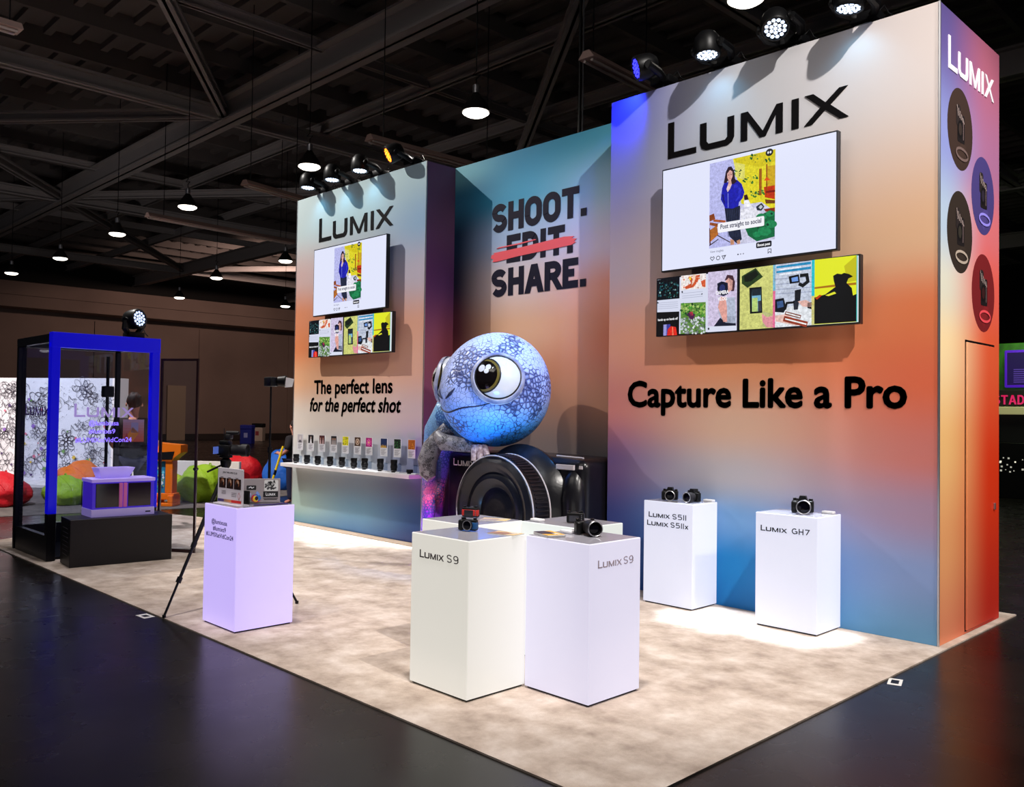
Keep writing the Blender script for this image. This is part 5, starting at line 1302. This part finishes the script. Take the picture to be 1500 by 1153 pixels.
LS = thing('light_stand', (-7.39, -1.77, 0), 'tall thin black stand with a studio light beside the shelf wall', 'stand')
b = MB(); b.tube([(0, 0, .35), (0, 0, 1.3)], .018, 10); b.tube([(0, 0, 1.3), (0, 0, 2.1)], .012, 10); b.lathe([(.028, 1.27), (.028, 1.34)], seg=12); b.build('pole', M_blackm, LS, True)
for k in range(3):
    a_ = k * 2.094 + .3; b = MB(); b.tube([(0, 0, .6), (.16 * cos(a_), .16 * sin(a_), .2), (.32 * cos(a_), .32 * sin(a_), .012)], .01, 8); b.build('leg', M_blackm, LS, True)
b = MB(); b.rbox(-.09, -.06, 2.1, .09, .06, 2.22, .02, 2); b.lathe([(.06, 0), (.075, .1), (.072, .1), (.05, .04)], (.07, .06, 2.17), (.72, .69, 0), 16); b.build('lamp_head', M_black, LS, True)
b = MB(); b.add([(.16, .1, 2.09), (.2, .18, 2.1), (.21, .2, 2.2), (.17, .11, 2.22)], [(0, 1, 2, 3)]); b.add([(.155, .105, 2.09), (.195, .185, 2.1), (.205, .205, 2.2), (.165, .115, 2.22)], [(3, 2, 1, 0)]); b.build('reflector_rim', M_white, LS)

# ------------------------------------------------------------------ lounge behind: doodle wall, bean bags, kiosk, table
def wall_pt(u): return Vector((-22.6, -2.35, 0)).lerp(Vector((-18.1, .35, 0)), u)
dw = Vector((-18.1, .35, 0)) - Vector((-22.6, -2.35, 0)); DWL = dw.length
DW = thing('doodle_wall', (-22.6, -2.35, LZ + .002), 'white wall covered in black line doodles of flowers and hearts behind the glass case', 'display wall', None, atan2(dw.y, dw.x))
b = MB(); b.rbox(0, .01, .0, DWL, .3, 2.5, .004, 1); b.build('panel', mat('doodle_white', (238, 234, 236), .6), DW)
b = MB(); b.rbox(-.2, -.9, .0, DWL + .1, .01, .07, .004, 1); b.build('base_platform', mat('platform_white', (232, 226, 222), .6), DW)
a = Art(.0008); R = random.Random(11); a.rect(0, .07, DWL, 2.5, (238, 234, 236)).up()
INK = (58, 50, 60)
def flower(x, z, r, n, t):
    for k in range(n):
        a_ = 2 * pi * k / n + x; cx, cz = x + r * .6 * cos(a_), z + r * .6 * sin(a_)
        pts = []
        for j in range(12):
            q = 2 * pi * j / 12; ex, ez = r * .42 * cos(q), r * .25 * sin(q); pts.append((cx + ex * cos(a_) - ez * sin(a_), cz + ex * sin(a_) + ez * cos(a_)))
        a.line(pts, t, INK, True)
    a.line(arc(x, z, r * .2, r * .2, 0, 360, 10)[:-1], t, INK, True)
def heart(x, z, r, t): a.line([(x + r * .06 * 16 * sin(q) ** 3, z + r * .06 * (13 * cos(q) - 5 * cos(2 * q) - 2 * cos(3 * q))) for q in [2 * pi * j / 22 for j in range(22)]], t, INK, True)
for k in range(150):
    x, z = R.uniform(.15, DWL - .25), R.uniform(.25, 2.3); r = R.uniform(.1, .27); t = R.uniform(.007, .013); c = R.random()
    if c < .45: flower(x, z, r, R.choice((5, 6, 7)), t)
    elif c < .58: heart(x, z, r * .7, t)
    elif c < .75:
        a.line(arc(x, z, r * .7, r * .7, 0, 300, 14), t, INK); a.line(arc(x, z, r * .45, r * .45, 40, 330, 12), t, INK)
    elif c < .9:
        a.line([(x + r * (1 if j % 2 else .45) * cos(j * .628), z + r * (1 if j % 2 else .45) * sin(j * .628)) for j in range(10)], t, INK, True)
    else: a.line([(x + r * (j - 4) * .3, z + r * .35 * sin(j * 2.1)) for j in range(9)], t, INK)
    if k % 3 == 0: a.up()
for k in range(420):
    x, z = R.uniform(.03, DWL - .1), R.uniform(.12, 2.44); s_ = R.uniform(.015, .06); q = R.uniform(0, 6)
    a.line([(x, z), (x + s_ * cos(q), z + s_ * sin(q)), (x + s_ * cos(q) + s_ * sin(q), z + s_ * sin(q) - s_ * cos(q))], .006, INK)
a.up()
for k in range(70):
    x, z = R.uniform(.1, DWL - .1), R.uniform(.2, 2.0); s_ = R.uniform(.02, .07)
    a.poly([(x - s_, z), (x, z - s_ * .8), (x + s_, z + s_ * .2), (x, z + s_)], R.choice([(214, 60, 70), (230, 190, 60), (150, 110, 190), (226, 120, 140), (90, 70, 110), (120, 160, 90)]))
a.build('doodle_print', M_card, DW, (0, .0092, 0))
light('doodle_wall_light', 'AREA', (-18.8, -3.6, 3.4), (-20.5, -.9, 1.1), 200, (1, .93, .93), 1.6)

BB = mat('bag_seam', (30, 30, 30), .6)
def beanbag(x, y, rx, ry, h, colr, lab, seed, rz=0.0):
    t = thing('beanbag', (x, y, LZ), lab, 'bean bag', 'bean bags of the lounge', rz)
    R = random.Random(seed); ph = [R.uniform(0, 6) for _ in range(6)]
    top = Vector((R.uniform(-.35, .35), R.uniform(-.3, .3), 1)).normalized()
    def fn(d):
        q = 1 + .06 * sin(3 * d.x + ph[0]) + .05 * sin(5 * d.y + 4 * d.z + ph[1]) + .035 * sin(9 * d.x + 7 * d.z + ph[2]) + .025 * sin(13 * d.y + ph[3])
        q += .16 * math.exp(-(d.angle(top) / .35) ** 2)
        if d.z * q < -.724: q = .724 / -d.z
        return q
    m = mat('fabric_%d_%d_%d' % colr, colr, .6, bump=(7, .7))
    blob('cushion', (0, 0, h * .42), (rx, ry, h * .58), m, t, 40, 26, fn)
    b = MB(); pts = []
    for k in range(19):
        th = -1.2 + 2.5 * k / 18; d = Vector((sin(th) * .9, -.35 * cos(th), cos(th))).normalized(); q = fn(d)
        pts.append((d.x * rx * q, d.y * ry * q, h * .42 + d.z * h * .58 * q))
    b.tube(pts, .008, 5); b.build('seam', m, t, True)
    tp = Vector((top.x * rx, top.y * ry, 0)) * 1.1; b = MB(); z = h * .42 + h * .58 * 1.12 * top.z
    b.tube([(tp.x - .05, tp.y, z - .01), (tp.x - .02, tp.y, z + .04), (tp.x + .03, tp.y, z + .04), (tp.x + .06, tp.y, z - .01)], .012, 6); b.build('handle', m, t, True)
    return t
beanbag(-15.45, -2.75, .62, .5, .56, (206, 14, 34), 'red bean bag at the far left end before the doodle wall', 1)
beanbag(-15.0, -1.72, .45, .42, .5, (150, 190, 30), 'lime green bean bag in front of the orange one, behind the glass case', 2)
beanbag(-16.2, -1.1, .62, .5, .66, (244, 124, 30), 'orange bean bag against the doodle wall behind the glass case', 3)
beanbag(-14.1, .5, .5, .45, .68, (140, 180, 22), 'big lime green bean bag beside the orange kiosk', 4)
beanbag(-15.1, .3, .45, .4, .5, (176, 196, 40), 'yellow green bean bag between the orange kiosk and the big lime one', 5)
beanbag(-16.9, 2.75, .6, .5, .78, (206, 16, 30), 'red bean bag behind the sign and video camera', 6)
beanbag(-15.5, 3.15, .5, .46, .86, (20, 96, 196), 'blue bean bag beside the edge of the shelf wall', 7)

b = MB(); b.rbox(-1.6, -.06, 0, 1.6, .06, .62, .01, 1)
tag(b.build('low_partition', mat('partition_white', (226, 222, 214), .6), None, False, (-17.3, 1.3, LZ + .002), (0, 0, radians(40))), 'low white partition standing behind the lime green bean bags', 'partition')

KS = thing('orange_kiosk', (-13.62, -.42, LZ), 'orange kiosk with a slanted black control panel beside the glass case', 'kiosk', None, radians(40))
M_or = mat('kiosk_orange', (248, 122, 16), .4)
b = MB(); b.rbox(-.2, -.16, 0, .2, .16, .06, .01, 1); b.rbox(-.2, -.16, .06, -.11, .16, .2, .01, 1); b.rbox(.1, -.16, .06, .2, .16, .2, .01, 1); b.rbox(-.2, -.12, .12, .2, .12, .24, .01, 1); b.build('foot', M_or, KS)
b = MB(); b.rbox(.02, -.1, .24, .16, .1, .86, .008, 1); b.build('post', M_or, KS)
b = MB(); b.prism([(-.24, .84), (.16, .84), (.2, .9), (.33, 1.0), (.33, 1.14), (-.18, 1.18), (-.24, 1.12)], -.14, .14); b.build('head', M_or, KS)
b = MB(); b.prism([(-.25, .86), (.17, .87), (.21, 1.02), (-.25, .99)], -.152, -.138); b.build('control_panel', mat('panel_black', (24, 22, 24), .3), KS)
a = Art(.001); R = random.Random(5); a.rect(0, 0, .24, .62, (40, 130, 170)).up()
for k in range(46):
    x, z, s_ = R.uniform(.03, .21), R.uniform(.04, .58), R.uniform(.015, .035); a.poly([(x - s_, z), (x, z - s_), (x + s_, z), (x, z + s_ * 1.4)], R.choice([(120, 214, 230), (20, 60, 120), (230, 240, 246), (30, 160, 200), (180, 190, 40)]))
b = MB(); b.box(-.25, -.06, .24, .015, .1, .86); sp_ = b.build('side_board', mat('board_dark', (30, 40, 60), .5), KS)
a.build('board_print', M_card, sp_, (-.24, -.0612, .24))

t = thing('bar_table', (-17.2, -3.0, LZ), 'tall round black bar table at the far left before the doodle wall', 'table')
b = MB(); b.lathe([(.42, 1.08), (.43, 1.09), (.43, 1.11), (.42, 1.12)], seg=30); b.build('top', M_satin, t, True)
b = MB(); b.tube([(0, 0, .02), (0, 0, 1.08)], .03, 10); b.build('pole', M_blackm, t, True)
b = MB(); b.lathe([(.25, 0), (.25, .015), (.05, .03)], seg=24); b.build('foot', M_blackm, t, True)
b = MB(); b.lathe([(.04, 0), (.045, .01), (.045, .16), (.03, .18)], seg=14); tag(b.build('drink_can', mat('can_grey', (46, 44, 52), .3, .5), None, True, (-17.15, -2.98, LZ + 1.12)), 'small dark can standing on the tall black bar table', 'can')

# ------------------------------------------------------------------ far side of the hall
for (x, y, w, h, c1, lab) in ((-41.0, 15.6, .62, 1.02, (32, 40, 140), 'blue waste bin before the far wall of the hall'), (-44.6, 18.2, .62, 1.05, (196, 182, 170), 'pale grey waste bin before the far wall of the hall')):
    t = thing('waste_bin', (x, y, FZ), lab, 'bin', 'waste bins', radians(45))
    b = MB(); b.rbox(-w / 2, -w / 2, 0, w / 2, w / 2, h * .78, .02, 1); b.build('body', mat('bin_%d' % c1[0], c1, .5), t)
    b = MB(); b.rbox(-w / 2 - .01, -w / 2 - .01, h * .78, w / 2 + .01, w / 2 + .01, h, .03, 2); b.build('lid', mat('bin_%d' % c1[0], c1, .5) if c1[0] < 100 else M_black, t)
    a = Art(); a.rect(-.1, .35, .1, .6, (150, 60, 70) if c1[0] > 100 else (150, 160, 220)); a.build('bin_label', M_card, t, (0, -w / 2 - .002, 0))
b = MB()
for k in range(26):
    p = Vector((-23.5, 3.4, FZ)).lerp(Vector((-18.2, 7.6, FZ)), k / 26); b.box(p.x - .06, p.y - .06, FZ, p.x + .06, p.y + .06, FZ + .003)
tag(b.build('floor_tape', mat('yellow_tape', (206, 176, 120), .6)), 'dashed yellow tape line on the dark floor behind the bean bags', 'tape')

# person behind the glass case, seen from behind
def man(loc, rz, lab, s=1.0):
    t = thing('person', loc, lab, 'person', None, rz); t.scale = (s, s, s)
    sk = mat('skin', (206, 140, 118), .55); sh = mat('black_cotton', (24, 20, 26), .8); jn = mat('dark_denim', (34, 36, 66), .8); hr = mat('dark_hair', (36, 22, 20), .7)
    V = [(0, 0, .98), (0, .01, 1.12), (0, .02, 1.28), (0, .02, 1.42), (0, .01, 1.52), (0, -.01, 1.6), (0, -.03, 1.70), (0, -.03, 1.79),
         (.19, .02, 1.44), (.27, .02, 1.18), (.2, -.2, 1.08), (.14, -.3, 1.12),
         (-.19, .02, 1.44), (-.29, .03, 1.18), (-.25, -.2, 1.06), (-.18, -.3, 1.1),
         (.1, 0, .92), (.11, -.01, .5), (.11, .02, .09), (.12, -.14, .04), (-.1, 0, .92), (-.11, -.01, .5), (-.11, .02, .09), (-.12, -.14, .04)]
    Ed = [(0, 1), (1, 2), (2, 3), (3, 4), (4, 5), (5, 6), (6, 7), (3, 8), (8, 9), (9, 10), (10, 11), (3, 12), (12, 13), (13, 14), (14, 15), (0, 16), (16, 17), (17, 18), (18, 19), (0, 20), (20, 21), (21, 22), (22, 23)]
    Rr = [(.14, .1), (.13, .09), (.145, .095), (.14, .09), (.056, .056), (.062, .065), (.085, .1), (.07, .085), .072, .05, .038, .04, .072, .05, .038, .04, .1, .065, .045, .04, .1, .065, .045, .04]
    skin_obj('body', V, Ed, Rr, sk, t)
    V2 = [V[i] for i in (0, 1, 2, 3, 8, 9, 12, 13)]
    skin_obj('shirt', V2 + [(0, .015, 1.5), (0, 0, .88)], [(0, 1), (1, 2), (2, 3), (3, 4), (4, 5), (3, 6), (6, 7), (3, 8), (0, 9)], [(.19, .14), (.18, .135), (.2, .145), (.2, .14), .1, .078, .1, .078, (.095, .085), (.19, .14)], sh, t)
    V3 = [V[i] for i in (0, 16, 17, 18, 20, 21, 22)]
    skin_obj('trousers', V3, [(0, 1), (1, 2), (2, 3), (0, 4), (4, 5), (5, 6)], [(.175, .135), .115, .085, .07, .115, .085, .07], jn, t)
    def hf(d): return 1 + .05 * sin(9 * d.x + 5 * d.z) + .04 * sin(11 * d.y)
    blob('hair', (0, .02, 1.76), (.098, .115, .11), hr, t, 24, 16, hf)
    b = MB(); b.lathe([(.018, -.01), (.026, .0), (.018, .012)], (.098, -.02, 1.7), (1, 0, 0), 10); b.lathe([(.018, -.01), (.026, .0), (.018, .012)], (-.098, -.02, 1.7), (-1, 0, 0), 10); b.build('ear', sk, t, True)
    for s_ in (1, -1):
        base = Vector((.14 * (1 if s_ > 0 else 1.3) * s_, -.3, 1.11)); b = MB()
        b.tube([base, base + Vector((0, -.06, .02))], [.034, .038], 10)
        for k in range(4):
            o = base + Vector(((k - 1.5) * .018, -.06, .02)); ln = (.055, .065, .062, .05)[k]; b.tube([o, o + Vector((0, -ln * .6, -.006)), o + Vector((0, -ln, -.03))], [.009, .0085, .007], 7)
        o = base + Vector((-s_ * .034, -.02, .02)); b.tube([o, o + Vector((-s_ * .022, -.03, .012)), o + Vector((-s_ * .024, -.06, .01))], [.011, .01, .008], 7); b.build('hand', sk, t, True)
    return t, sk, hr
mt, SKN, HAIR = man((-10.75, -2.16, FZ), radians(-112), 'person with dark hair in a black shirt seen from behind at the glass case', 1.1)
a = Art(); a.grad(0, .0, .26, .3, (226, 90, 60), (210, 180, 226), 8).up(); a.poly([(.03, .05), (.12, .0), (.2, .12), (.12, .2)], (240, 150, 60)); a.rect(.1, .12, .19, .26, (176, 170, 230)).up(); a.poly([(0, 0), (.08, 0), (.05, .12)], (200, 60, 80))
a.build('reflection_square', M_card, mt, (.13, .158, 1.2), (0, 0, pi))  # reflection in the glass, painted as a flat square on the back
# second person at the edge of the shelf wall
mt2, _, _ = man((-12.5, 1.6, FZ), radians(-70), 'person in black clothes half hidden behind the edge of the shelf wall', .88)
b = MB(); b.tube([(0, 0, 0), (.1, .32, 1.15)], .022, 8)
YS = thing('yellow_stand', (-12.1, .75, FZ), 'slanted yellow stand pole at the edge of the shelf wall', 'stand')
b.build('pole', mat('yellow_paint', (240, 206, 20), .4), YS, True)
b = MB(); b.tube([(.054, .173, .62), (.062, .198, .71)], .026, 8); b.build('grip', M_black, YS, True)

# white floor stickers
for x, y, rz, lab in ((-5.12, -4.2, .05, 'small white sticker on the dark floor near the tripod foot'), (.122, -1.17, .3, 'small white sticker on the dark floor by the right carpet edge near the outer corner')):
    t = thing('floor_sticker', (x, y + (-.0 if x < 0 else 0), FZ), lab, 'sticker', 'white floor stickers', rz)
    b = MB(); b.box(-.085, -.05, .0002, .085, .05, .0012) if x < 0 else b.box(-.04, -.08, .0002, .05, .08, .0012); b.build('sheet', M_card0, t)
    b = MB(); b.box(-.04, -.025, .0012, .04, .025, .0018) if x < 0 else b.box(-.02, -.045, .0012, .03, .045, .0018); b.build('dark_panel', M_black, t)

# neighbouring stand far off behind the outer corner
b = MB(); b.rbox(-5.6, 16.2, 0, -1.0, 16.5, 3.7, .01, 1)
gw = b.build('green_backdrop', mat('green_print', (60, 130, 20), .5, noise=(1.1, (14, 40, 16), .4, .6), emit=(60, 130, 20), strength=.08), None, False, (0, 0, FZ)); tag(gw, 'green printed backdrop of the neighbouring stand beyond the outer corner', 'backdrop')
light('neighbour_glow', 'AREA', (-3.2, 14.6, 4.4), (-3.2, 16.2, 2.6), 60, (.8, 1, .6), 1.5)
t = thing('purple_screen', (-3.4, 16.0, 0), 'dark purple framed screen before the green backdrop beyond the outer corner', 'screen')
b = MB(); b.rbox(-.7, -.06, 2.6, .9, .06, 3.5, .02, 1); b.build('frame', mat('purple_frame', (70, 20, 160), .4, emit=(80, 20, 200), strength=.5), t)
a = Art(.001); a.rect(-.64, 2.66, .84, 3.44, (30, 14, 70)).up()
for k in range(7): a.rect(-.5, 2.72 + k * .05, -.1, 2.74 + k * .05, (84, 60, 150))
a.build('screen_picture', M_screen, t, (0, -.062, 0))
b = MB(); b.tube([(0, 0, FZ), (0, 0, 2.6)], .04, 8); b.build('pole', M_blackm, t)
t = thing('neon_counter', (-3.3, 15.6, FZ), 'dark counter with pink neon lettering and a pale worktop beyond the outer corner', 'counter')
b = MB(); b.rbox(-1.5, -.3, 0, 1.8, .3, 1.3, .01, 1); b.build('body', M_black, t)
b = MB(); b.rbox(-1.55, -.4, 1.96, 1.85, .35, 2.14, .01, 1); b.build('worktop', mat('counter_pale', (206, 196, 150), .5, emit=(206, 196, 140), strength=.25), t)
b = MB(); b.rbox(-1.5, -.25, 1.3, 1.8, .3, 1.96, .01, 1); b.build('panel', M_satin, t)
b = MB(); b.rbox(-1.5, .0, 2.14, 1.8, .1, 2.55, .01, 1); b.build('sign_board', M_satin, t)
b = MB()
for q in stroke_text('STADI', -.93, -.22, 2.2, .22, .035, gap=.2): b.prism(q, -.03, 0)
b.build('neon_lettering', mat('pink_neon', (220, 40, 110), .4, emit=(220, 36, 110), strength=.4), t)
R = random.Random(8); b = MB()
for k in range(60):
    x, z = R.uniform(-1.4, 0), R.uniform(.62, .95); s_ = R.uniform(.008, .022); b.box(x - s_, -.31, z - s_, x + s_, -.301, z + s_)
b.build('sparkle_trim', mat('sparkle', (230, 226, 216), .2, emit=(230, 226, 210), strength=.5), t)
